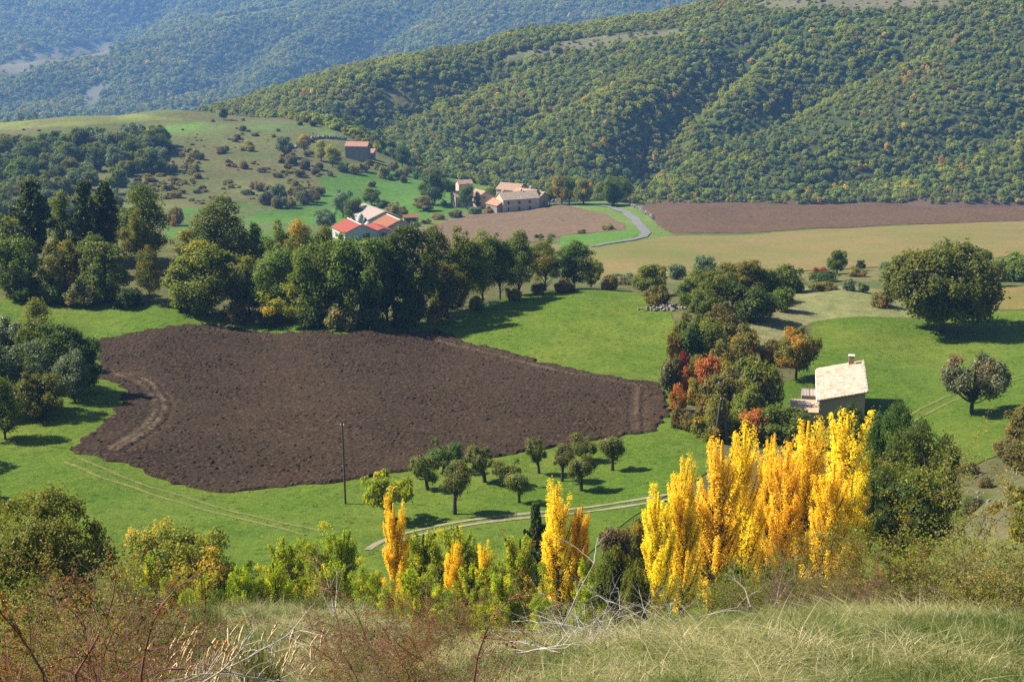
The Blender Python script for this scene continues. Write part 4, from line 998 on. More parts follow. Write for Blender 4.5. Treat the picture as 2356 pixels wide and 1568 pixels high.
# ------------------------------------------------------------ woods on the far slopes (one mass each)
def instancer(name, pts, rot, scl, idx_, protos, label, cat):
    coll = bpy.data.collections.new(name + "_kinds")
    for i, (tm, cm) in enumerate(protos):
        V, F, A1, A2 = [], [], [], []; b = 0
        for me in (tm, cm):
            if me is None: continue
        o = bpy.data.objects.new("%s_kind_%02d" % (name, i), cm); coll.objects.link(o)
    me = bpy.data.meshes.new(name)
    me.vertices.add(len(pts)); me.vertices.foreach_set("co", np.asarray(pts, np.float32).ravel())
    for nm, typ, arr, key in (("rot", 'FLOAT_VECTOR', rot, "vector"), ("scl", 'FLOAT_VECTOR', scl, "vector"), ("pick", 'INT', idx_, "value")):
        a = me.attributes.new(nm, typ, 'POINT'); a.data.foreach_set(key, np.asarray(arr, np.int32 if typ == 'INT' else np.float32).ravel())
    ng = bpy.data.node_groups.new(name, 'GeometryNodeTree')
    ng.interface.new_socket("Geometry", in_out='INPUT', socket_type='NodeSocketGeometry')
    ng.interface.new_socket("Geometry", in_out='OUTPUT', socket_type='NodeSocketGeometry')
    N = ng.nodes; L = ng.links
    gi = N.new("NodeGroupInput"); go = N.new("NodeGroupOutput")
    ci = N.new("GeometryNodeCollectionInfo"); ci.inputs["Collection"].default_value = coll; ci.inputs["Separate Children"].default_value = True; ci.inputs["Reset Children"].default_value = True
    ip = N.new("GeometryNodeInstanceOnPoints"); ip.inputs["Pick Instance"].default_value = True
    def na(nm, t):
        x = N.new("GeometryNodeInputNamedAttribute"); x.data_type = t; x.inputs["Name"].default_value = nm
        return x.outputs["Attribute"]
    L.new(gi.outputs[0], ip.inputs["Points"]); L.new(ci.outputs[0], ip.inputs["Instance"])
    L.new(na("pick", 'INT'), ip.inputs["Instance Index"]); L.new(na("rot", 'FLOAT_VECTOR'), ip.inputs["Rotation"]); L.new(na("scl", 'FLOAT_VECTOR'), ip.inputs["Scale"])
    L.new(ip.outputs[0], go.inputs[0])
    o = obj(name, me)
    md = o.modifiers.new("scatter", 'NODES'); md.node_group = ng
    tag(o, label, cat, None, "stuff")
    return o
def wood_proto(seed, nleaf, leaf, ls, shape='dome', asp=1.0, nl=14):
    V, F, rnd, clu, C, Rr = lobe_crown(seed, nl, nleaf, ls, asp, .02, (.14, .27), shape, .9, 1.0, .6)
    return None, mesh_np("wood_tree_%d" % seed, V, [F], [LEAF[leaf]], False, {"rnd": rnd, "clu": clu})
WOOD = [wood_proto(200 + i, 520, l, .115, s_, a_) for i, (l, s_, a_) in enumerate([('forest', 'dome', 1.1), ('forest', 'dome', .95), ('forest', 'egg', .8), ('forest', 'round', 1.0), ('forestdark', 'egg', .7), ('forestdark', 'dome', 1.), ('forestgold', 'dome', 1.0), ('forestgold', 'egg', .85), ('forestdark', 'cone', .5), ('scrub', 'dome', 1.3), ('scrubdark', 'dome', 1.4)])]
NOWOOD = [([(-100, 168), (0, 150), (90, 118), (200, 102), (265, 96), (252, 125), (150, 140), (80, 165), (0, 190)], 2200, 5300, .98),
          ([(185, 245), (190, 212), (235, 184), (266, 188), (238, 215), (218, 252)], 2000, 4600, .98),
          ([(265, 88), (420, 60), (560, 38), (650, 24), (700, 6), (760, -12), (640, 17), (500, 42), (380, 66)], 2900, 6400, .98),
          ([(855, 218), (955, 188), (1015, 188), (992, 242), (900, 258)], 950, 1500, .75),
          ([(1160, 130), (1300, 95), (1440, 75), (1640, 60), (1650, 77), (1400, 110), (1240, 132), (1150, 147)], 1000, 1600, .88),
          ([(1650, 5), (1990, -8), (2220, -2), (2180, 20), (1900, 24), (1700, 17)], 1000, 1600, .88),
          ([(280, 238), (620, 272), (420, 270), (280, 264)], 1000, 1900, .9)]
hor = np.minimum.accumulate(EG, axis=1)
def scatter(seed, d0, d1, density, size, th_lim=.375):
    gg = np.random.default_rng(seed)
    area = th_lim * (d1 * d1 - d0 * d0)
    m = int(area * density)
    th = gg.uniform(-th_lim, th_lim, m); r = np.sqrt(gg.uniform(d0 * d0, d1 * d1, m))
    x, y = r * np.sin(th), r * np.cos(th)
    z = H(x, y)
    e = (CZ - z) / r; hz = lookup(hor, x, y)
    u, v = proj(x, y, z)
    keep = (e - 14 / r < hz + .0003) & (v > -90) & (v < 470)
    keep &= r > np.interp(u, [c_[0] for c_ in FORC], [c_[1] for c_ in FORC])
    for poly, a, b, frac in NOWOOD:
        keep &= ~(inside(poly, u, v) & (r > a) & (r < b) & (gg.random(m) < frac))
    x, y, z, u, v, r = (q_[keep] for q_ in (x, y, z, u, v, r))
    m = len(x)
    s_ = size * (.6 + 1.0 * gg.random(m) ** 1.6) * (1 + .4 * vnoise(x, y, 45, 71))
    scl = np.stack([s_ * gg.uniform(.9, 1.2, m), s_ * gg.uniform(.9, 1.2, m), s_ * gg.uniform(.65, 1.1, m)], 1)
    rot = np.stack([gg.uniform(-.12, .12, m), gg.uniform(-.12, .12, m), gg.uniform(0, 6.28, m)], 1)
    pr = vnoise(x, y, 90, 72) + .6 * vnoise(x, y, 25, 73)
    golden = gg.random(m) < np.clip(.012 + .16 * np.clip(pr - .35, 0, 1) * 1.4, 0, .3) * (.4 + .9 * np.clip((u - 900) / 1200, 0, 1))
    dark = gg.random(m) < np.clip(.18 - .35 * pr, .03, .5)
    conif = gg.random(m) < np.clip(.10 * (1.2 - (250 - v) / 200), 0, .12) * (np.abs(v - 380) < 90)
    pk = np.where(golden, gg.integers(6, 8, m), np.where(conif, 8, np.where(dark, gg.integers(4, 6, m), gg.integers(0, 4, m))))
    scl[conif, 2] *= 1.7
    return np.stack([x, y, z - .3], 1), rot, scl, pk, gg
for nm, sd, d0, d1, dens, size, lab in (
    ("forest", 1, 690, 1700, .105, 3.9, "dense mixed wood covering the long sunlit slope at the right"),
    ("forest", 2, 1700, 4300, .016, 8.6, "blue hazy wood on the shaded slopes at the upper left"),
    ("forest", 3, 4300, 6600, .007, 13.0, "palest blue wood on the farthest slope at the top left")):
    p_, r_, s_, k_, gg = scatter(sd, d0, d1, dens, size)
    print("wood", len(p_))
    instancer(nm, p_, r_, s_, k_, WOOD, lab, "forest")
# ------------------------------------------------------------ buildings
def stucco(name, col, var=.18): return plain(name, col, .92, var, .9, .1, .02)
WALL_CREAM = stucco("cream_render", (.52, .42, .29)); WALL_BEIGE = stucco("beige_render", (.42, .33, .24)); WALL_STONE = plain("grey_stone", (.24, .21, .17), .95, .4, 2.5, .1, .05)
WALL_WHITE = stucco("white_render", (.42, .41, .39)); WALL_CONC = plain("concrete_block", (.36, .35, .33), .95, .2, 1.2)
def roof_mat(name, a, b, pitch_scale=5.0):
    n = NT(name); p = n.n("ShaderNodeTexCoord").outputs["Object"]
    wv = n.n("ShaderNodeTexWave", {"Vector": p, "Scale": pitch_scale, "Distortion": .3, "Detail": 1.}, wave_type='BANDS', bands_direction='X')
    f = n.noise(2.0, 4, .7, p)
    c = n.mix(f, a, b)
    return n.finish(n.mix(n.math('MULTIPLY', wv.outputs["Fac"], .18), c, tuple(x * .5 for x in a)), .9, .1, n.bump(wv.outputs["Fac"], .5, .06))
ROOF_PINK = roof_mat("pink_tiles", (.30, .19, .13), (.41, .28, .20)); ROOF_RED = roof_mat("red_sheet", (.27, .065, .045), (.33, .09, .062), 3.); ROOF_ORANGE = roof_mat("orange_tiles", (.26, .10, .055), (.33, .14, .078))
ROOF_PALE = roof_mat("pale_sheet", (.30, .24, .20), (.37, .30, .26), 1.2); ROOF_BROWN = roof_mat("weathered_tiles", (.34, .18, .12), (.50, .32, .22)); ROOF_GREY = roof_mat("lichen_tiles", (.34, .26, .20), (.45, .36, .28)); ROOF_ROSE = roof_mat("rose_tiles", (.36, .17, .12), (.44, .24, .17))
TRIM = plain("white_trim", (.72, .68, .62), .8, .08); DARK = plain("dark_opening", (.02, .022, .025), .3, .2, 2, .5); SHUT = plain("grey_blue_shutter", (.30, .35, .42), .7, .1)
WOODB = plain("brown_wood", (.16, .10, .06), .8, .3, 8)
def gable(name, label, pos, yaw, L, W, hw, rise, wall, roof, wins=(), chim=(), over=.35, roof2=None, cat="house", group=None, trim=False, mono=False):
    x, y, z = pos
    rt = bpy.data.objects.new(name, None); COL.objects.link(rt); rt.location = (x, y, z); rt.rotation_euler = (0, 0, R(yaw))
    tag(rt, label, cat, group)
    a, b = L / 2, W / 2; s_ = -1.5
    ry = b if mono else 0.0
    V = [(-a, -b, s_), (a, -b, s_), (a, b, s_), (-a, b, s_), (-a, -b, hw), (a, -b, hw), (a, b, hw if not mono else hw + rise - .02), (-a, b, hw if not mono else hw + rise - .02)]
    F4 = [(0, 1, 5, 4), (2, 3, 7, 6), (1, 2, 6, 5), (3, 0, 4, 7)]; F3 = []
    if not mono:
        V += [(-a, 0, hw + rise - .02), (a, 0, hw + rise - .02)]; F3 = [(5, 6, 9), (7, 4, 8)]
    obj("wall", mesh_np("wall", np.array(V, float), [np.array(F4)] + ([np.array(F3)] if F3 else []), [wall]), rt)
    def slab(y0, z0, y1, z1, m):
        t = .16; nv = Vector((0, -(z1 - z0), (y1 - y0))); nv.normalize()
        if nv.z < 0: nv = -nv
        o_ = over
        dy, dz = (y1 - y0), (z1 - z0); ln = math.hypot(dy, dz); ey, ez = -dy / ln * o_, -dz / ln * o_
        P0 = (y0 + ey, z0 + ez + .03); P1 = (y1, z1 + .03)
        vs = []
        for k in (0, t):
            for xx in (-a - o_, a + o_):
                vs += [(xx, P0[0] + nv.y * k, P0[1] + nv.z * k), (xx, P1[0] + nv.y * k, P1[1] + nv.z * k)]
        f = [(0, 1, 3, 2), (4, 6, 7, 5), (0, 2, 6, 4), (1, 5, 7, 3), (0, 4, 5, 1), (2, 3, 7, 6)]
        return obj("roof", mesh_np("roof", np.array(vs), [np.array(f)], [m]), rt)
    r1 = slab(-b, hw, ry, hw + rise, roof)
    if not mono: slab(b, hw, 0, hw + rise, roof2 or roof)
    if trim:
        V, F = boxes([(-a - over - .05, a + over + .05, -.18, .18, hw + rise + .12, hw + rise + .26)])
        obj("ridge", mesh_np("ridge", V, [F], [TRIM]), rt)
    for face, al, zc, w, h, kind in wins:
        d = .06
        m = {'w': DARK, 's': SHUT, 'd': WOODB, 'o': DARK}[kind]
        if face in ('y-', 'y+'):
            yy = -b if face == 'y-' else b; sg = -1 if face == 'y-' else 1
            dm = (al - w / 2, al + w / 2, min(yy, yy + sg * d), max(yy, yy + sg * d), zc - h / 2, zc + h / 2)
            fr = (al - w / 2 - .1, al + w / 2 + .1, min(yy, yy + sg * d * .5), max(yy, yy + sg * d * .5), zc - h / 2 - .1, zc + h / 2 + .1)
            sh = [(al - w * 1.05, al - w / 2 - .11, dm[2], dm[3], dm[4], dm[5]), (al + w / 2 + .11, al + w * 1.05, dm[2], dm[3], dm[4], dm[5])]
        else:
            xx = -a if face == 'x-' else a; sg = -1 if face == 'x-' else 1
            dm = (min(xx, xx + sg * d), max(xx, xx + sg * d), al - w / 2, al + w / 2, zc - h / 2, zc + h / 2)
            fr = (min(xx, xx + sg * d * .5), max(xx, xx + sg * d * .5), al - w / 2 - .1, al + w / 2 + .1, zc - h / 2 - .1, zc + h / 2 + .1)
            sh = [(dm[0], dm[1], al - w * 1.05, al - w / 2 - .11, dm[4], dm[5]), (dm[0], dm[1], al + w / 2 + .11, al + w * 1.05, dm[4], dm[5])]
        if kind == 'd': box("door", dm, m, rt)
        elif kind == 'o': box("doorway", dm, m, rt)
        else:
            wi = box("window", fr, TRIM, rt); box("pane", dm, DARK, wi)
            if kind == 's':
                for q_ in sh: box("shutter", q_, SHUT, wi)
    for cxx, cyy, ch in chim:
        zt = hw + rise * (1 - abs(cyy) / b) if not mono else hw + rise * (cyy + b) / W
        c_ = box("chimney", (cxx - .35, cxx + .35, cyy - .35, cyy + .35, zt - .5, zt + ch), WALL_BEIGE, rt)
        box("chimney_cap", (cxx - .45, cxx + .45, cyy - .45, cyy + .45, zt + ch, zt + ch + .12), TRIM, c_)
    return rt
FH = "farm buildings of the hamlet"
def gp(u, v, dmin=400):
    x, y = hit(u, v, dmin); return (x, y, float(H(x, y)))
gable("farmhouse", "long cream farmhouse with shuttered windows, right of the hamlet", gp(1190, 483), 24, 17, 8.5, 5.4, 2.6, WALL_CREAM, ROOF_GREY,
      [('y-', -6, 1.3, .9, 1.7, 's'), ('y-', -6, 4.0, .9, 1.5, 's'), ('y-', -1, 1.2, 1.0, 2.0, 'd'), ('y-', -1, 4.0, .9, 1.5, 's'), ('y-', 4, 1.4, .9, 1.5, 's'), ('y-', 4, 4.0, .9, 1.5, 's'), ('x-', 0, 3.8, .9, 1.3, 'w')], [(-6.5, .8, 1.2), (2, .5, 1.3)], group=FH)
gable("farm_wing", "low stone wing with a rose tiled gable before the cream farmhouse", gp(1148, 488), -58, 9, 7.5, 3.6, 2.0, WALL_STONE, ROOF_ROSE, [('x+', 0.4, 1.0, 1.8, 2.4, 'o'), ('y+', 0, 1.3, 2.4, 2.4, 'o')], cat="building", group=FH)
gable("farmhouse", "tall back wing with pale tiled roof behind the cream farmhouse", gp(1178, 472), -30, 11, 9, 7.4, 2.4, WALL_CREAM, ROOF_PINK, [('x+', 0, 5.4, .9, 1.3, 'w'), ('y-', -2, 5.2, .8, 1.2, 'w')], group=FH)
gable("farm_wing", "weathered brown roofed wing at the right end of the farmhouse", gp(1212, 476), -38, 11, 7.5, 5.6, 2.4, WALL_BEIGE, ROOF_BROWN, [('x+', 0, 3.2, .9, 1.2, 'w')], [(2, 0, 1.2)], cat="building", group=FH)
gable("farm_wing", "last low wing with pink roof and white verge by the farmyard", gp(1232, 475), -36, 9, 7, 4.6, 1.9, WALL_BEIGE, ROOF_PINK, [('x+', 0, 1.6, 1.2, 2., 'd')], [(-3, 0, 1.0)], cat="building", group=FH, trim=True)
gable("farmhouse", "left farmhouse body with pink tiled roof behind the dark tree", gp(1072, 474), 18, 12, 8, 5.0, 2.0, WALL_BEIGE, ROOF_PINK, [('y-', -4.5, 1.3, .9, 1.6, 's'), ('y-', -4.5, 3.8, .9, 1.3, 's'), ('y-', 3, 3.8, .9, 1.3, 's'), ('x-', 0, 3.2, .8, 1.2, 'w')], group=FH)
gable("farm_tower", "raised tower part of the left farmhouse with its own small roof", gp(1068, 466), 18, 6.5, 5.5, 9.0, 1.5, WALL_CREAM, ROOF_PINK, [('y-', 0, 7.6, .8, 1.0, 'w')], cat="building", group=FH)
gable("farm_wing", "right gable wing of the left farmhouse with small brown shutters", gp(1106, 475), -62, 10, 8, 5.2, 2.2, WALL_BEIGE, ROOF_PINK, [('x+', -.6, 4.8, 1.2, 1.2, 's'), ('x+', 1.2, 1.4, .9, 1.6, 'w')], cat="building", group=FH)
gable("barn", "stone barn with red roof alone on the hill shoulder", gp(824, 366, 600), -8, 12, 8.5, 7.4, 2.0, WALL_STONE, ROOF_ROSE, [('y-', 3.2, 5.0, .6, 1.0, 'w'), ('y-', -3, 4.4, .5, .9, 'w'), ('x+', 0, 2, 1.2, 2.2, 'o')], group=FH, cat="barn")
gable("shed", "lean-to with a sloping roof against the stone barn", gp(850, 364, 600), -8, 5.5, 6, 3.2, 1.6, WALL_STONE, ROOF_ROSE, [('y-', 0, 1.4, 1., 1.6, 'd')], cat="shed", group=FH, mono=True)
gable("barn", "big barn with a pale pinkish sheet roof", gp(862, 515, 400), -64, 23, 14.5, 3.8, 2.9, WALL_WHITE, ROOF_PALE, [('y-', -5, 1.6, 2.5, 2.8, 'o'), ('x+', 0, 1.6, 3.0, 3.0, 'o')], cat="barn", group=FH)
gable("barn", "left barn with a bright red roof and white walls", gp(816, 549, 400), -66, 15, 12, 3.6, 2.6, WALL_WHITE, ROOF_RED, [('x+', 2, 1.6, 2.4, 2.8, 'o'), ('y-', 2, 2.0, 1.2, 1.0, 'w'), ('y-', -3, 2.0, 1.2, 1.0, 'w')], cat="barn", group=FH, trim=True)
gable("barn", "right barn with an orange-red roof and grey block gable", gp(906, 540, 400), -66, 14, 11.5, 4.0, 2.6, WALL_CONC, ROOF_ORANGE, [('x+', 0, 1.7, 2.6, 3.0, 'o'), ('x+', 3.6, 2.4, .8, .8, 'w')], cat="barn", group=FH, trim=True)
gable("shed", "small lower red roofed shed joined between the two barns", gp(870, 545, 400), -66, 12, 7.5, 3.0, 1.1, WALL_CONC, ROOF_RED, [('x+', 0, 1.4, 1.6, 2.2, 'o')], cat="shed", group=FH)
gable("shed", "tiny open shed with an orange roof beside the barns", gp(945, 512, 400), 8, 6, 3.5, 2.4, .8, WALL_WHITE, ROOF_ORANGE, [('y-', 0, 1.2, 4.4, 1.8, 'o')], cat="shed", group=FH)
# grain silo beside the pale barn
def lathe(prof, k=14):
    prof = np.array(prof, float); an = np.arange(k) * 2 * math.pi / k
    V = np.stack([prof[:, None, 0] * np.cos(an), prof[:, None, 0] * np.sin(an), np.broadcast_to(prof[:, None, 1], (len(prof), k))], -1).reshape(-1, 3)
    i = np.arange(len(prof) - 1)[:, None] * k; j = np.arange(k)[None]
    return V, np.stack([i + j, i + (j + 1) % k, i + k + (j + 1) % k, i + k + j], -1).reshape(-1, 4)
for (u, v, h, rr, lab) in ((830, 522, 5.6, 1.2, "white grain silo at the near corner of the pale barn"), (840, 524, 4.2, 1.0, "dark grey silo beside the white one"), (846, 530, 3.6, 1.5, "squat white tank behind the red roofed barn")):
    x, y, z = gp(u, v); rt = bpy.data.objects.new("silo", None); COL.objects.link(rt); rt.location = (x, y, z); tag(rt, lab, "silo")
    m = WALL_WHITE if "white" in lab.split("beside")[0] else plain("dark_metal", (.10, .11, .13), .5, .1)
    V, F = lathe([(.05, 1.0), (rr, 2.0), (rr, h - 1.2), (rr * .2, h), (.02, h)]); obj("tank", mesh_np("tank", V, [F], [m], True), rt)
    for k in range(4):
        t = Tubes(); t.add([(rr * .8 * math.cos(k * 1.57 + .7), rr * .8 * math.sin(k * 1.57 + .7), -.5), (rr * .9 * math.cos(k * 1.57 + .7), rr * .9 * math.sin(k * 1.57 + .7), 2.1)], .08, 5); obj("leg", t.mesh("leg", m), rt)
# parked car by the hamlet
def car(u, v, yaw, col, lab):
    x, y, z = gp(u, v); rt = bpy.data.objects.new("parked_car", None); COL.objects.link(rt); rt.location = (x, y, z + .05); rt.rotation_euler = (0, 0, R(yaw)); tag(rt, lab, "car", "parked cars")
    paint = plain("car_paint", col, .3, .05, 1, .5)
    pr = [(-2.0, .35), (-2.0, .85), (-1.75, .95), (-1.35, 1.42), (.35, 1.45), (1.0, .98), (1.9, .85), (2.0, .6), (2.0, .35)]
    V = np.array([(a, s_ * (.8 if b < 1 else .66), b) for s_ in (-1, 1) for a, b in pr]); k = len(pr)
    F = [(i, (i + 1) % k, k + (i + 1) % k, k + i) for i in range(k)]
    me = bpy.data.meshes.new("body"); me.from_pydata(V.tolist(), [], F + [tuple(range(k))[::-1], tuple(range(k, 2 * k))]); me.materials.append(paint); obj("body", me, rt)
    for s_ in (-1, 1): box("side_window", (-1.2, .5, s_ * .72 - .02, s_ * .72 + .02, 1.0, 1.35), DARK, rt)
    for wx in (-1.3, 1.3):
        for s_ in (-1, 1):
            t = Tubes(); t.add([(wx, s_ * .62, .32), (wx, s_ * .84, .32)], .32, 12); w_ = obj("wheel", t.mesh("wheel", DARK), rt)
            V2, F2 = lathe([(.01, .0), (.18, .02)], 10)
car(1128, 490, 30, (.7, .7, .68), "white parked car left of the cream farmhouse")
car(1082, 482, -20, (.05, .07, .12), "dark blue parked car before the left farmhouse")
# dry stone walls and heap of stones: each stone its own piece
STONE = plain("pale_stone", (.20, .185, .16), .95, .35, 3, .1)
def stone_mesh(seed):
    g_ = np.random.default_rng(seed)
    V, F = boxes([(-.5, .5, -.5, .5, -.5, .5)]); V = V * (1 + g_.uniform(-.28, .18, V.shape)); return mesh_np("stone", V, [F], [STONE])
STONES = [stone_mesh(i) for i in range(6)]
def stones(name, lab, cat, pts, size, seed):
    g_ = np.random.default_rng(seed); rt = bpy.data.objects.new(name, None); COL.objects.link(rt)
    p0 = np.mean(np.array(pts), 0); z0 = float(H(p0[0], p0[1])); rt.location = (p0[0], p0[1], z0); tag(rt, lab, cat)
    for x, y, dz in pts:
        s_ = size * g_.uniform(.6, 1.4)
        obj("stone", STONES[g_.integers(6)], rt, (x - p0[0], y - p0[1], float(H(x, y)) - z0 + dz), tuple(g_.uniform(0, 6.28, 3)), (s_, s_ * g_.uniform(.6, 1), s_ * g_.uniform(.5, .8)))
g = np.random.default_rng(3)
cx0, cy0 = hit(1530, 712, 180)
stones("stone_heap", "heap of pale field stones at the edge of the green meadow", "stone heap", [(cx0 + g.normal(0, 1.5), cy0 + g.normal(0, .8), abs(g.normal(.3, .2))) for _ in range(110)], .42, 1)
wl = densify([hit(u, v, 400) for u, v in [(1432, 474), (1455, 484), (1475, 500), (1490, 515), (1500, 528)]], 1.1, 0, False)
stones("stone_wall", "rough dry stone wall along the right side of the lane", "stone wall", [(x + g.normal(0, .2) + 3.2, y + g.normal(0, .2), h_) for x, y in wl for h_ in (.2, .6, .95)][:240], .65, 2)
wl = densify([hit(u, v, 600) for u, v in [(680, 340), (715, 322), (745, 318), (795, 322)]], 1.6, 0, False)
stones("stone_wall", "old stone wall enclosing the plot left of the stone barn", "stone wall", [(x + g.normal(0, .1), y + g.normal(0, .2), h_) for x, y in wl for h_ in (.3, .9)][:240], 1.6, 4)
wl = densify([hit(u, v, 400) for u, v in [(1265, 466), (1300, 466), (1330, 463)]], 1.2, 0, False)
stones("stone_wall", "low stone wall in the shade of the farmyard trees", "stone wall", [(x, y + 2.5 + g.normal(0, .2), h_) for x, y in wl for h_ in (.3, .8)][:120], 1.2, 5)
for k in range(16):
    u_, v_ = g.uniform(2215, 2350), g.uniform(1085, 1170)
    x, y = hit(u_, v_, 50); s_ = g.uniform(.25, .6)
    tag(obj("rock", STONES[k % 6], None, (x, y, float(H(x, y)) + .05), tuple(g.uniform(0, 6, 3)), (s_, s_ * .8, s_ * .5)), "pale rock lying on the dry grey bank at the right", "rock", "rocks on the dry bank")

# ------------------------------------------------------------ the tiled cottage
fx, fy, _ = at(1883, 178.0)
fx = (1884 - 1178) / FP * 178 / .985 * 1.0
def cottage():
    d0 = 178.0
    x0 = float(np.tan(ray(1886, 922)[0])) * d0
    zE = CZ - float(ray(1886, 922)[1]) * math.hypot(x0, d0)
    zB = float(H(x0, d0)) - 1.0
    rt = bpy.data.objects.new("cottage", None); COL.objects.link(rt); rt.location = (x0, d0, zB); rt.rotation_euler = (0, 0, R(-10.5)); tag(rt, "small cottage with a pale tiled single-pitch roof and chimney", "cottage")
    W_, D_ = 5.35, 14.6; h0 = zE - zB; h1 = h0 + 1.25
    wallm = stucco("cottage_render", (.30, .235, .155), .15)
    V = np.array([(0, 0, -1), (W_, 0, -1), (W_, D_, -1), (0, D_, -1), (0, 0, h0), (W_, 0, h1), (W_, D_, h1), (0, D_, h0)], float)
    w = obj("wall", mesh_np("wall", V, [np.array([(0, 1, 5, 4), (1, 2, 6, 5), (2, 3, 7, 6), (3, 0, 4, 7)])], [wallm]), rt)
    q = [(-.05, .22, .003 - .06, .05, z, z + .3) for z in np.arange(0, h0 - .4, .62)]
    qm = plain("quoin_stone", (.28, .25, .21), .95, .3, 3)
    for dm in q: box("quoin", dm, qm, w)
    sl_ = math.atan2(h1 - h0, W_)
    tilem = NT("cottage_tile"); oi = tilem.n("ShaderNodeObjectInfo").outputs["Random"]; tp = tilem.n("ShaderNodeTexCoord").outputs["Object"]
    tc = tilem.ramp(oi, [(0., (.40, .29, .21)), (.25, (.53, .44, .34)), (.5, (.46, .36, .27)), (.75, (.58, .50, .40)), (1., (.36, .26, .19))])
    tilem = tilem.finish(tilem.mix(tilem.noise(7, 4, .7, tp), tilem.mix(1., tc, (.8, .78, .76), 'MULTIPLY'), tc), .9, .1)
    ov = .3
    rl = (W_ + 2 * ov) / math.cos(sl_)
    rd = rt
    deck = obj("roof", mesh_np("roof", *(lambda b: (b[0], [b[1]]))(boxes([(0, rl, -.25, D_ + .25, -.10, 0)])), [WOODB]), rt, (-ov, 0, h0 - ov * math.tan(sl_) + .14), (0, -sl_, 0))
    nx, ny = 15, 20
    tl, tw = rl / nx, (D_ + .5) / ny
    an = np.linspace(0, math.pi, 6)
    pv_ = []
    for xx, k in ((-.05, .8), (tl + .03, 1.0)):
        for a in an: pv_.append((xx, -math.cos(a) * tw * .47 * k, math.sin(a) * .13 * k + (.045 if xx < 0 else .0)))
    pf = [(i, i + 1, i + 7, i + 6) for i in range(5)]
    pv2 = [(x_, y_, z_ - .035) for x_, y_, z_ in pv_]
    allv = np.array(pv_ + pv2); allf = np.array(pf + [(b + 12, a + 12, d_ + 12, c_ + 12) for a, b, c_, d_ in pf] + [(i, i + 12, i + 13, i + 1) for i in range(5)] + [(i + 6, i + 7, i + 19, i + 18) for i in range(5)])
    half = np.array(allv); half[:, 1] = half[:, 1]
    tme = mesh_np("roof_tile", allv, [allf], [tilem])
    g_ = np.random.default_rng(9)
    for i in range(nx):
        for j in range(ny):
            obj("roof_tile", tme, deck, (i * tl + g_.normal(0, .03), -.25 + (j + .5) * tw + g_.normal(0, .015), .02 + .012 * (i % 2) + g_.uniform(0, .02)), (g_.normal(0, .02), g_.normal(0, .015), g_.normal(0, .03)), (1, 1, g_.uniform(.8, 1.15)))
    mo = plain("mortar", (.30, .26, .22), .95, .5, 8)
    for j in range(26): 
        yy = -.25 + j * (D_ + .5) / 26
        o = box("verge_stone", (rl - .12, rl + .06, yy, yy + .5, -.05, .16 + g_.uniform(0, .06)), mo, deck)
    chx, chy = 4.05, D_ - .75
    zc = h0 + (h1 - h0) * chx / W_
    ch = box("chimney", (chx - .32, chx + .32, chy - .32, chy + .32, zc - .3, zc + 1.15), stucco("chimney_render", (.40, .26, .15), .1), rt)
    for a in (-.24, .24):
        for b in (-.24, .24): box("chimney_post", (chx + a - .06, chx + a + .06, chy + b - .06, chy + b + .06, zc + 1.15, zc + 1.38), DARK, ch)
    box("chimney_cap", (chx - .40, chx + .40, chy - .40, chy + .40, zc + 1.38, zc + 1.46), TRIM, ch)
    for (a, zz, ww, hh) in ((2.5, h0 - 1.35, .8, 1.1), (4.4, h0 - 1.3, .7, 1.0)):
        wi = box("window", (a - ww / 2 - .08, a + ww / 2 + .08, -.035, 0, zz - hh / 2 - .08, zz + hh / 2 + .08), plain("window_stone", (.30, .25, .19)), rt)
        box("pane", (a - ww / 2, a + ww / 2, -.06, -.03, zz - hh / 2, zz + hh / 2), DARK, wi)
        box("mullion", (a - .03, a + .03, -.08, -.06, zz - hh / 2, zz + hh / 2), WOODB, wi)
    t = Tubes(); t.add([(-.32, .0, h0 - .16), (-.30, -.12, h0 - .28), (-.08, -.1, h0 - .75), (-.07, -.1, .2)], .05, 6); obj("downpipe", t.mesh("downpipe", TRIM), rt)
    t = Tubes(); t.add([(-.36, -.3, h0 - .13), (-.36, D_ + .3, h0 - .13)], .07, 6); obj("gutter", t.mesh("gutter", TRIM), rt)
    # terrace block with paved top
    ter = stucco("terrace_render", (.42, .29, .19), .1)
    an_ = box("annex", (-3.4, -.02, -.4, 5.0, -1, h0 - 1.45), ter, rt)
    box("annex_roof", (-3.5, -.04, -.5, 5.1, h0 - 1.45, h0 - 1.33), stucco("terrace_slab", (.44, .31, .21), .14), an_)
    box("skylight", (-2.6, -.6, 2.6, 3.6, h0 - 1.33, h0 - 1.27), plain("skylight_pane", (.62, .60, .55), .4, .1), an_)
    te = box("terrace", (-2.1, -.02, 7.4, 11.0, -1, h0 - 1.5), plain("terrace_paving", (.42, .36, .31), .9, .15, 2), rt)
    iron = plain("black_iron", (.02, .02, .022), .5, .1)
    for yy in (7.45, 10.95): box("rail", (-2.05, -.05, yy - .02, yy + .02, h0 - .62, h0 - .57), iron, te)
    box("rail", (-2.07, -2.03, 7.45, 10.95, h0 - .62, h0 - .57), iron, te)
    V, F = boxes([(-.018, .018, -.018, .018, 0, .93)]); bm_ = mesh_np("baluster", V, [F], [iron])
    for k in range(12):
        for yy in (7.45, 10.95): obj("baluster", bm_, te, (-2.05 + k * .18, yy, h0 - 1.5))
    for k in range(1, 16): obj("baluster", bm_, te, (-2.05, 7.45 + k * .22, h0 - 1.5))
cottage()
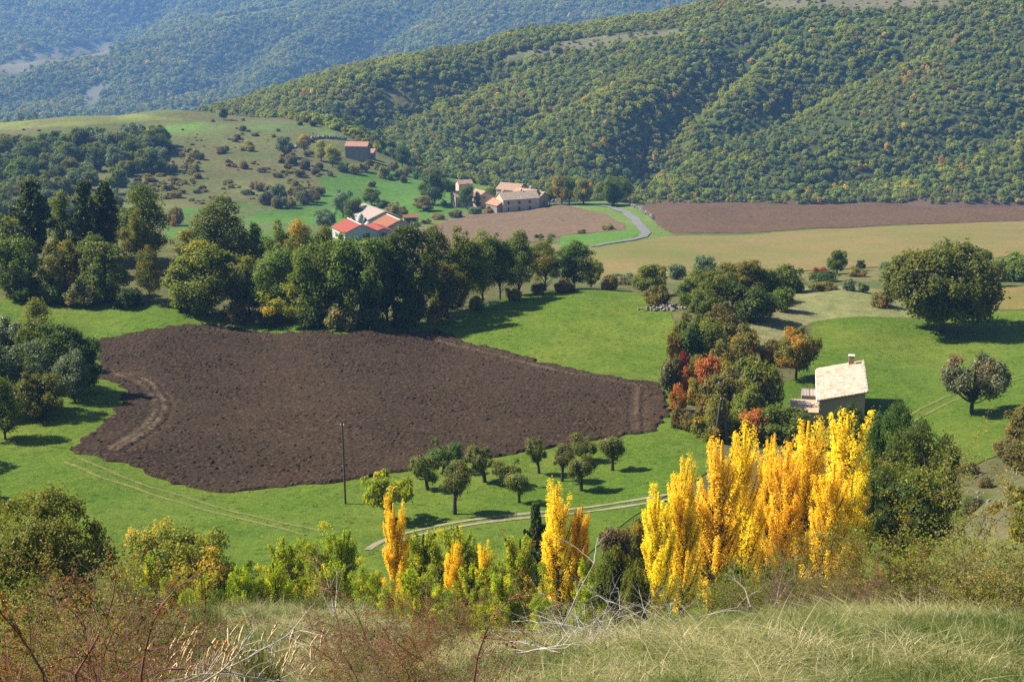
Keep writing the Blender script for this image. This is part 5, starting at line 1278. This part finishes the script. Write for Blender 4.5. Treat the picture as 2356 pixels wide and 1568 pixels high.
# ------------------------------------------------------------ poles and wires
POLE = plain("weathered_pole", (.085, .07, .055), .9, .3, 5)
def pole(u, d, top, lab, double=False, v=None):
    x, y = hit(u, v, 100) if v else at(u, d)[:2]
    z = float(H(x, y)); zt = zpix(u, top, x, y)
    rt = bpy.data.objects.new("utility_pole", None); COL.objects.link(rt); rt.location = (x, y, z); tag(rt, lab, "pole", "utility poles")
    h = zt - z
    if double:
        for s_ in (-1, 1):
            t = Tubes(); t.add([(s_ * .75, 0, -.5), (s_ * .12, 0, h)], [.17, .12], 8); obj("post", t.mesh("post", POLE), rt)
        box("brace", (-.45, .45, -.06, .06, h * .45, h * .45 + .12), POLE, rt)
    else:
        t = Tubes(); t.add([(0, 0, -.5), (-.12, 0, h)], [.11, .08], 8); obj("post", t.mesh("post", POLE), rt)
    for s_ in (-1, 1):
        V, F = lathe([(.01, 0), (.05, .02), (.06, .1), (.03, .14), (.05, .2), (.01, .22)], 8)
        obj("insulator", mesh_np("insulator", V, [F], [TRIM], True), rt, (s_ * .16 - (0 if double else .1), -.1, h - .35))
    return Vector((x, y, zt - .2))
p1 = pole(795, 0, 970, "single wooden pole in the meadow before the ploughed field", v=1160)
p1 = pole(-260, 128, 960, "wooden pole beyond the left edge carrying the wire") and p1
p2 = pole(1674, 165, 912, "double wooden pole among the hedge shrubs", True)
lx, ly, lz = at(-260, 128.); pl_ = Vector((lx, ly, zpix(-260, 960, lx, ly)))
WIRE = plain("black_wire", (.02, .02, .02), .6, .1)
for a, b, sag, lab in ((p1, p2, 2.6, "black wire sagging between the single pole and the double pole"), (pl_, p1, 3.2, "black wire running from the single pole out to the left edge")):
    t_ = np.linspace(0, 1, 24)[:, None]; P_ = np.array(a) + (np.array(b) - np.array(a)) * t_; P_[:, 2] -= (4 * sag * t_ * (1 - t_))[:, 0]
    t = Tubes(); t.add(P_, .016, 4); tag(obj("overhead_wire", t.mesh("overhead_wire", WIRE)), lab, "wire")
x, y, z = gp(1492, 541); tag(obj("marker_post", mesh_np("marker_post", *(lambda b: (b[0], [b[1]]))(boxes([(-.12, .12, -.06, .06, -.3, 1.0), (-.10, .10, -.05, .05, 1.0, 1.06)])), [TRIM]), None, (x + 1.5, y, z)), "small white marker post at the bend of the lane", "post")
# ------------------------------------------------------------ foreground: grass, briars, dead branches
n = NT("grass_blades")
c = n.ramp(n.attr("rnd"), [(0., (.060, .095, .010)), (.35, (.15, .175, .03)), (.6, (.29, .265, .085)), (.82, (.48, .395, .20)), (1., (.66, .56, .34))])
ran = n.n("ShaderNodeObjectInfo").outputs["Random"]
c = n.mix(n.math('MULTIPLY', ran, .45), c, n.mix(1., c, (.62, .78, .5), 'MULTIPLY'))
b_ = n.n("ShaderNodeBsdfPrincipled", {"Base Color": c, "Roughness": .45, "Specular IOR Level": .35}); t_ = n.n("ShaderNodeBsdfTranslucent", {"Color": c})
mx = n.n("ShaderNodeMixShader", {0: .35, 1: b_.outputs[0], 2: t_.outputs[0]}); n.t.links.new(mx.outputs[0], n.out.inputs[0])
BLADE = n.m
def blades(g_, nb, rad, h, bend, w, straw):
    V, F, A = [], [], []
    for k in range(nb):
        a = g_.uniform(0, 6.28); r0 = rad * math.sqrt(g_.random()); bx, by = r0 * math.cos(a), r0 * math.sin(a)
        az = g_.uniform(0, 6.28); hh = h * g_.uniform(.45, 1.15); bd = bend * g_.uniform(.3, 1.3)
        wd = w * g_.uniform(.6, 1.4); px, py = -math.sin(az + g_.normal(0, .5)), math.cos(az)
        b = len(V)
        for t in (0, .4, .75, 1.):
            rr = bd * hh * t ** 1.8; zz = hh * (t - .35 * bd * t ** 2.2)
            x_, y_ = bx + math.cos(az) * rr, by + math.sin(az) * rr; ww = wd * (1 - t * .92)
            V += [(x_ - px * ww, y_ - py * ww, zz), (x_ + px * ww, y_ + py * ww, zz)]
        F += [(b, b + 1, b + 3, b + 2), (b + 2, b + 3, b + 5, b + 4), (b + 4, b + 5, b + 7, b + 6)]
        A += [np.clip(g_.normal(straw, .20), 0, 1)] * 3
    return V, F, A
def tuft(name, seed, nb, rad, h, bend, w, straw):
    V, F, A = blades(np.random.default_rng(seed), nb, rad, h, bend, w, straw)
    return None, mesh_np(name, np.array(V), [np.array(F)], [BLADE], False, {"rnd": A})
TUFTS = [tuft("tuft", 300, 70, .16, .22, 1.0, .0045, .12), tuft("tuft", 301, 60, .20, .26, 1.7, .004, .5), tuft("tuft", 302, 50, .22, .28, 1.9, .0035, .70), tuft("tuft", 303, 60, .22, .16, 1.6, .0045, .35), tuft("tuft", 304, 9, .14, .62, .7, .003, .98), tuft("tuft", 305, 80, .15, .30, 1.5, .005, .06)]
g = np.random.default_rng(12)
def grass_pts(d0, d1, dens, lim=.40):
    m = int(lim * (d1 * d1 - d0 * d0) * dens)
    th = g.uniform(-lim, lim, m); r = np.sqrt(g.uniform(d0 * d0, d1 * d1, m)); return r * np.sin(th), r * np.cos(th)
xs, ys = zip(grass_pts(4.5, 13, 34), grass_pts(13, 30, 30), grass_pts(30, 75, 6))
x, y = np.concatenate(xs), np.concatenate(ys); r = np.hypot(x, y)
e = (CZ - H(x, y)) / r
k_ = (e - .5 / r < lookup(hor, x, y) + .002)
k_ &= ~((r > 62) & (np.arctan2(x, y) > .16))
x, y, r = x[k_], y[k_], r[k_]
m = len(x); print("grass", m)
dn = .6 * vnoise(x, y, 3.2, 80) + .9 * vnoise(x, y, .9, 81)
green = dn > .0
pk = np.where(g.random(m) < .04, 4, np.where(green, g.choice([0, 3, 5, 1], m), g.choice([1, 2, 2, 3], m)))
big = np.where(r > 30, 1.35, .72) * g.uniform(.6, 1.4, m) * (1 + .3 * vnoise(x, y, 2.0, 82))
scl = np.stack([big * np.where(r > 30, 1.5, 1.1)] * 2 + [big * np.where(r > 30, .75, 1.0)], 1)
lx_ = .25 * vnoise(x, y, 2.5, 83); ly_ = .25 * vnoise(x, y, 2.5, 84)
instancer("grass", np.stack([x, y, H(x, y) - .01], 1), np.stack([lx_, ly_, g.uniform(0, 6.28, m)], 1), scl, pk, TUFTS, "long matted dry and green grass of the near slope", "grass")
# straw plumes
STRAW = plain("straw_plume", (.62, .47, .25), .8, .15, 10); STRAWG = plain("straw_stalk", (.40, .34, .16), .8, .2, 10)
def plume_clump(x, y, nb, h, lab, seed):
    g_ = np.random.default_rng(seed); rt = bpy.data.objects.new("plume_grass", None); COL.objects.link(rt); rt.location = (x, y, float(H(x, y))); tag(rt, lab, "grass clump", "straw plume grass clumps")
    T1, T2 = Tubes(), Tubes()
    for k in range(nb):
        a = g_.uniform(0, 6.28); r0 = g_.random() ** .5 * .45; ln = h * g_.uniform(.65, 1.1); az = g_.normal(.3, .9); bd = g_.uniform(.12, .4)
        t = np.linspace(0, 1, 7)
        P_ = np.stack([r0 * math.cos(a) + math.cos(az) * bd * ln * t ** 2, r0 * math.sin(a) + math.sin(az) * bd * ln * t ** 2, ln * (t - .12 * t ** 3)], 1)
        T1.add(P_, .0022, 3); q_ = P_[4:] ; tt = np.linspace(0, 1, 6); PP = np.stack([np.interp(tt, np.linspace(0, 1, 3), q_[:, i]) for i in range(3)], 1)
        T2.add(PP, np.array([.003, .011, .013, .011, .008, .001]) * g_.uniform(.7, 1.2), 5)
    obj("stalks", T1.mesh("stalks", STRAWG), rt); obj("seed_heads", T2.mesh("seed_heads", STRAW), rt)
    V, F, A = blades(g_, 140, .5, h * .55, 1.1, .004, .8); obj("blades", mesh_np("blades", np.array(V), [np.array(F)], [BLADE], False, {"rnd": A}), rt)
for i, (u, d, h, nb, lab) in enumerate([(330, 13.5, .72, 26, "left straw plume clump at the bottom"), (395, 14.0, .72, 26, "straw plume clump second from the left"), (440, 13.0, .60, 18, "low straw plume clump in the middle"), (560, 13.5, .66, 20, "straw plume clump right of the dark tuft"), (610, 14.5, .72, 16, "rightmost straw plume clump at the bottom")]):
    plume_clump(*at(u, d)[:2], nb, h, lab, 400 + i)
TWIG = plain("brown_twig", (.12, .075, .055), .8, .3, 20, .3); TWIGRED = plain("red_twig", (.16, .06, .05), .7, .3, 20, .3); TWIGPALE = plain("bleached_wood", (.48, .43, .38), .9, .25, 12, .2)
HIP = plain("rose_hip", (.45, .03, .02), .25, .15, 5, .6)
def branchy(g_, T, p, d, ln, r, depth, tips, droop=.25, kids=4, spread=.7):
    n_ = 6; P_ = [np.array(p, float)]; dd = np.array(d, float)
    for k in range(n_ - 1):
        dd = unit(dd + g_.normal(0, .13, 3) + np.array([0, 0, -droop * (k / n_)])); P_.append(P_[-1] + dd * ln / (n_ - 1))
    P_ = np.array(P_); T.add(P_, np.linspace(r, r * .35, n_), 4 if depth > 0 else 3)
    tips.append(P_)
    if depth > 0:
        for k in range(kids):
            i = g_.integers(1, n_); dv = unit(dd * .7 + g_.normal(0, spread, 3) + [0, 0, .15])
            branchy(g_, T, P_[i], dv, ln * g_.uniform(.35, .65), r * .5, depth - 1, tips, droop, kids, spread)
def briar_proto(seed, canes, h, leafn, ls, hips, droop=.35, r=.007, kids=4):
    g_ = np.random.default_rng(seed); T = Tubes(); tips = []
    for k in range(canes):
        az = g_.uniform(0, 6.28); el = g_.uniform(.55, 1.35)
        branchy(g_, T, (g_.normal(0, .08), g_.normal(0, .08), -.05), (math.cos(az) * math.cos(el), math.sin(az) * math.cos(el), math.sin(el)), h * g_.uniform(.7, 1.25), r, 2, tips, droop, kids)
    S = np.concatenate(tips[canes // 2:]); P_ = S[g_.integers(0, len(S), leafn)] + g_.normal(0, .02, (leafn, 3)) * h
    P_ = P_[P_[:, 2] > .02]; V, F = leaves_np(P_, unit(g_.standard_normal(P_.shape) + [0, 0, .5]), ls, 1., g_, .4)
    lm = mesh_np("briar_leaves", V, [F], [LEAF['rose']], False, {"rnd": g_.random(len(P_)), "clu": vnoise(P_[:, 0], P_[:, 1], .25, 3) * .5 + .5})
    hm = None
    if hips:
        Q = S[g_.integers(0, len(S), hips)]; Q = Q[Q[:, 2] > .25 * h]; VV, FF, b = [], [], 0
        bv, bf = lathe([(.001, -.007), (.004, -.005), (.0052, 0), (.004, .005), (.001, .007)], 6)
        for q_ in Q: VV.append(bv * g_.uniform(.8, 1.3) + q_ + g_.normal(0, .012, 3)); FF.append(bf + b); b += len(bv)
        hm = mesh_np("hips", np.concatenate(VV), [np.concatenate(FF)], [HIP], True)
    return T.mesh("canes", TWIG), lm, hm
BR = [briar_proto(500 + i, 12, 1.0, 2200, .015, 22) for i in range(4)] + [briar_proto(510 + i, 16, 1.0, 17000, .016, 4, .3) for i in range(3)] + [briar_proto(520 + i, 16, 1.0, 420, .02, 0, .3, .006, 5) for i in range(2)]
def briar(k, u, d, h, w, leaf, lab, group, twig=None, rz=0., name="briar_bush"):
    x, y, z = at(u, d); rt = bpy.data.objects.new(name, None); COL.objects.link(rt); rt.location = (x, y, z - .03); rt.scale = (w, w, h); rt.rotation_euler = (0, 0, rz); tag(rt, lab, "bush", group)
    a, b, c_ = BR[k]; o = obj("canes", a, rt)
    if twig: setmat(o, twig)
    o = obj("foliage", b, rt); setmat(o, LEAF[leaf])
    if c_: obj("rose_hips", c_, rt)
G = "briar bushes of the near slope"
for i, (k, u, d, h, w, leaf, tw, lab) in enumerate([
    (0, 40, 7.5, 1.25, 1.0, 'redrose', TWIGRED, "red briar with hips in the bottom left corner"), (1, 150, 9.0, 1.2, 1.1, 'redrose', TWIGRED, "crimson leaved briar right of the corner one"),
    (2, 250, 8.0, 1.0, 1.0, 'rose', TWIGRED, "briar with long hip-laden stems at the lower left"), (3, 60, 11, 1.3, 1.3, 'rose', TWIG, "olive briar behind the red ones at the left"), (1, 240, 13, 1.2, 1.3, 'redrose', TWIGRED, "red briar below the large oak"),
    (0, -20, 10, 1.5, 1.3, 'rose', TWIGRED, "briar half outside the left edge"), (2, 330, 17, 1.0, 1.4, 'scrub', TWIG, "dull briar at the foot of the dark bush"), (3, 130, 15, 1.5, 1.6, 'redrose', TWIGRED, "tall dark red briar under the oak"),
    (0, 800, 15, 1.25, 1.5, 'rose', TWIGRED, "orange-red briar left of centre with arching twigs"), (1, 900, 14, 1.15, 1.3, 'redrose', TWIGRED, "dense red-brown briar below the lone golden poplar"), (2, 690, 16, 1.0, 1.5, 'redrose', TWIGRED, "thin twiggy briar at the left of the middle ones"),
    (3, 860, 11, .8, .9, 'redrose', TWIG, "low brown briar in front of the middle ones"), (0, 1010, 9.5, .85, .9, 'rose', TWIGRED, "briar with hips near the bottom centre"), (1, 960, 8.2, .75, .9, 'rose', TWIGRED, "low briar at the bottom edge left of centre"),
    (2, 1100, 8.5, .7, .8, 'rose', TWIGRED, "small briar at the bottom edge near the centre"), (3, 850, 9.0, .8, .9, 'redrose', TWIG, "dark briar tangle at the bottom left of centre"),
    (4, 2330, 24, 2.3, 2.3, 'oak2', TWIG, "large leafy hawthorn bush at the right edge"), (5, 2250, 25, 1.9, 2.0, 'walnut', TWIG, "leafy hawthorn left of the largest one at the right"), (6, 2180, 24, 1.3, 1.6, 'rose', TWIG, "reddish leafy bush second left of the right edge hawthorn"),
    (4, 2110, 23, 1.1, 1.5, 'rose', TWIG, "bush behind the bare brown canes"), (5, 1990, 23, 1.0, 1.5, 'oak2', TWIG, "low leafy bush before the dark oaks"), (6, 1900, 22, .8, 1.4, 'walnut', TWIG, "low olive bush at the foot of the tallest golden poplar"),
    (4, 1790, 22, .8, 1.3, 'oak2', TWIG, "green leafy bush below the golden row"), (5, 1710, 21, .75, 1.2, 'oak2', TWIG, "second green leafy bush below the golden row"), (0, 1850, 21, .9, 1.2, 'rose', TWIG, "briar between the leafy bushes on the crest"),
    (5, 30, 12, 1.25, 1.2, 'redrose', TWIGRED, "dense dark red leafy briar at the lower left"), (6, 130, 13, 1.1, 1.2, 'scrub', TWIG, "dense olive leafy briar at the lower left"), (4, 230, 15, 1.15, 1.3, 'redrose', TWIGRED, "dense rusty briar under the oak's right side"), (5, 80, 19, 1.9, 1.9, 'oak2', TWIG, "leafy olive thorn bush under the big oak"), (6, 300, 19, 1.2, 1.4, 'rose', TWIG, "orange tinted thorn bush right of the oak"), (4, -30, 15, 1.7, 1.6, 'scrub', TWIG, "leafy thorn bush half outside the left edge"), (6, 190, 10.5, .75, .9, 'rose', TWIGRED, "small dense briar at the bottom left"), (4, 920, 16.5, .95, 1.3, 'redrose', TWIGRED, "dense rusty briar under the lone golden poplar"), (5, 820, 13.5, .75, 1.0, 'redrose', TWIGRED, "dense dark briar left of the bottom centre"), (6, 1000, 10.5, .6, .8, 'rose', TWIG, "small dense green-orange briar at the bottom centre"),
    (7, 2060, 20, 1.15, 1.2, 'dry', TWIG, "bare upright brown canes on the crest at the right"), (8, 2100, 20.5, 1.05, 1.2, 'dry', TWIG, "second clump of bare brown canes on the crest"), (7, 1840, 19, .75, .9, 'dry', TWIG, "small bare twiggy bush below the golden row"),
    (8, 640, 15.5, .6, .8, 'dry', TWIG, "bare brown twigs right of the plume grass"), (7, 1380, 15, .6, .9, 'dry', TWIGPALE, "bleached twiggy bush on the crest in the centre"), (6, 2345, 21, 1.5, 1.8, 'scrub', TWIG, "olive hawthorn low at the right edge")]):
    if u < 1200: h *= .78 if u < 350 else .75; w *= .9
    if 1950 < u < 2200: h *= .72
    briar(k, u, d, h, w, leaf, lab, G, tw, i * 1.7)
# dark rush tuft and broom tufts
for i, (u, d, h, w, lab) in enumerate([(555, 12.0, .75, .45, "dark rush tuft between the straw plumes"), (420, 46, 1.6, 1.9, "tall dark grass tussock on the slope below the walnut tree"), (350, 26, 1.2, 1.2, "dark tussock under the oak at the left"), (700, 56, .9, 1.2, "small tussock at the right of the slope below the thicket"), (520, 60, .8, 1.3, "small tussock in the middle of the slope below the thicket"), (560, 50, .6, .8, "low round tussock on the slope")]):
    x, y, z = at(u, d); g_ = np.random.default_rng(600 + i); V, F, A = blades(g_, 420, w * .4, h, .35, .004 if d < 20 else .012, .15 if d < 20 else .3)
    tag(obj("grass_tussock", mesh_np("grass_tussock", np.array(V), [np.array(F)], [BLADE], False, {"rnd": np.array(A)}), None, (x, y, z)), lab, "grass tuft", "grass tussocks")
# dead branches
def dead(u, d, az, el, ln, r, lab, kids=4, seed=0, depth=2, droop=.1, lift=.15):
    x, y, z = at(u, d); g_ = np.random.default_rng(700 + seed); T = Tubes(); tips = []
    branchy(g_, T, (0, 0, lift), (math.cos(az) * math.cos(el), math.sin(az) * math.cos(el), math.sin(el)), ln, r, depth, tips, droop, kids, .5)
    tag(obj("dead_branch", T.mesh("dead_branch", TWIGPALE), None, (x, y, z)), lab, "branch", "bleached dead branches")
dead(170, 9.5, .5, .25, 1.1, .012, "fan of bleached dead twigs at the lower left", 6, 1)
dead(120, 9.5, .3, .35, .9, .010, "second bleached twig fan at the lower left", 6, 2)
dead(800, 17, 2.5, .75, 1.0, .010, "pale dead stem leaning left above the middle briars", 3, 3)
dead(1290, 14, 1.1, 1.0, .9, .009, "thin dead stem leaning right before the golden poplars", 2, 4)
for k in range(9):
    dead(1380 + k * 24 + (k % 3) * 8, 18.5 + (k % 4) * .4, (.2, 3.0, -.2, 2.8)[k % 4], .25, .9 + .1 * (k % 3), .010, ORD[k] + " bleached dead branch from the left in the tangle on the crest", 5, 20 + k, 2, .12, .1)
for k in range(4):
    dead(1190 + k * 22, 12.5 + .3 * k, (.1, 2.9)[k % 2], .2, .45, .008, ORD[k] + " short white dead branch from the left on the grass", 4, 40 + k, 1)
dead(1790, 21, .4, .5, .9, .010, "grey dead branch among the leafy bushes on the crest", 4, 50)
# long single rose stem with hips
for (u, d, az, el, ln, lab, sd) in ((262, 6.6, .9, 1.05, .62, "long red rose stem rising at the lower left with hips", 1), (20, 6.4, 2.4, 1.1, .6, "rose stem leaning left in the corner", 2), (100, 6.8, .6, .9, .55, "thin rose stem crossing the red briar", 3), (1085, 7.4, 1.3, 1.3, .62, "upright rose stem near the bottom centre", 4)):
    x, y, z = at(u, d); g_ = np.random.default_rng(800 + sd); T = Tubes(); tips = []
    zb_ = zpix(u, 1560, x, y) - z
    rt = bpy.data.objects.new("rose_stem", None); COL.objects.link(rt); rt.location = (x, y, z); tag(rt, lab, "rose stem", "long rose stems")
    T.add([(0, 0, -.05), (0, 0, max(zb_, .05))], .006, 5)
    branchy(g_, T, (0, 0, max(zb_, .05)), (math.cos(az) * math.cos(el), .1, math.sin(el)), ln, .006, 1, tips, .1, 7, .7); obj("stem", T.mesh("stem", TWIGRED), rt)
    S = np.concatenate(tips); m_ = 260; P_ = S[g_.integers(0, len(S), m_)] + g_.normal(0, .015, (m_, 3)); V, F = leaves_np(P_, unit(g_.standard_normal(P_.shape)), .016, 1., g_, .3)
    obj("leaves", mesh_np("leaves", V, [F], [LEAF['rose']], False, {"rnd": g_.random(m_), "clu": g_.random(m_)}), rt)
    bv, bf = lathe([(.001, -.007), (.004, -.005), (.005, 0), (.004, .0055), (.001, .007)], 8); hm = mesh_np("rose_hip", bv, [bf], [HIP], True)
    for q_ in S[g_.integers(2, len(S), 10)]: obj("rose_hip", hm, rt, tuple(q_ + g_.normal(0, .01, 3)), tuple(g_.uniform(0, 3, 3)))

# short tufts standing out of the meadows
MT = NT("meadow_tufts"); c = MT.ramp(MT.n("ShaderNodeObjectInfo").outputs["Random"], [(0., (.05, .10, .010)), (.5, (.10, .165, .016)), (.85, (.17, .21, .03)), (1., (.26, .24, .07))])
b_ = MT.n("ShaderNodeBsdfPrincipled", {"Base Color": c, "Roughness": .7, "Specular IOR Level": .1}); t_ = MT.n("ShaderNodeBsdfTranslucent", {"Color": c}); mx = MT.n("ShaderNodeMixShader", {0: .3, 1: b_.outputs[0], 2: t_.outputs[0]}); MT.t.links.new(mx.outputs[0], MT.out.inputs[0])
def mtuft(seed):
    V, F, A = blades(np.random.default_rng(seed), 26, .32, .13, 1.2, .03, .2); return None, mesh_np("meadow_tuft", np.array(V), [np.array(F)], [MT.m], False, {"rnd": A})
mp = [(-60, 700), (300, 712), (640, 752), (980, 748), (1230, 680), (1480, 690), (1540, 720), (1520, 870), (1540, 985), (1600, 1000), (1500, 1160), (1300, 1250), (700, 1300), (-60, 1270)]
mp2 = [(1870, 745), (2380, 725), (2380, 1000), (2160, 1075), (2000, 1070), (1800, 950), (1850, 850)]
fieldp = [(222, 782), (440, 748), (680, 766), (980, 766), (1005, 757), (1250, 836), (1520, 882), (1536, 950), (1520, 990), (1250, 1035), (940, 1086), (620, 1126), (475, 1132), (300, 1076), (172, 1042), (265, 945), (292, 905), (222, 872)]
xx_, yy_ = grass_pts(100, 262, .75, .40)
uu_, vv_ = proj(xx_, yy_, H(xx_, yy_))
kk = (inside(mp, uu_, vv_) & ~inside(fieldp, uu_, vv_)) | inside(mp2, uu_, vv_)
kk &= g.random(len(xx_)) < .35 + .65 * (vnoise(xx_, yy_, 6, 95) + vnoise(xx_, yy_, 2, 96) > .1)
xx_, yy_ = xx_[kk], yy_[kk]; m = len(xx_); print("tufts", m)
sc_ = g.uniform(.5, 1.25, m)
instancer("meadow_grass", np.stack([xx_, yy_, H(xx_, yy_) + .05], 1), np.stack([np.zeros(m), np.zeros(m), g.uniform(0, 6.28, m)], 1), np.stack([sc_] * 3, 1), g.integers(0, 3, m), [mtuft(900), mtuft(901), mtuft(902)], "short grass tufts standing out of the green meadows", "grass")
# ------------------------------------------------------------ air
n = NT("haze_air")
pv = n.n("ShaderNodeVolumePrincipled", {"Color": (*HAZE_COLOR, 1), "Density": HAZE_DENSITY, "Anisotropy": 0.0})
n.t.links.new(pv.outputs[0], n.out.inputs["Volume"])
zmin = float(GZ.min()) - 5; zmax = max(CZ, float(GZ.max())) + 22
V, F = boxes([(-9700, 9700, -9700, 9700, zmin, zmax)])
hz_ = obj("haze", mesh_np("haze", V, [F], [n.m]))
tag(hz_, "thin blue autumn haze filling the valley air", "haze", None, "stuff")
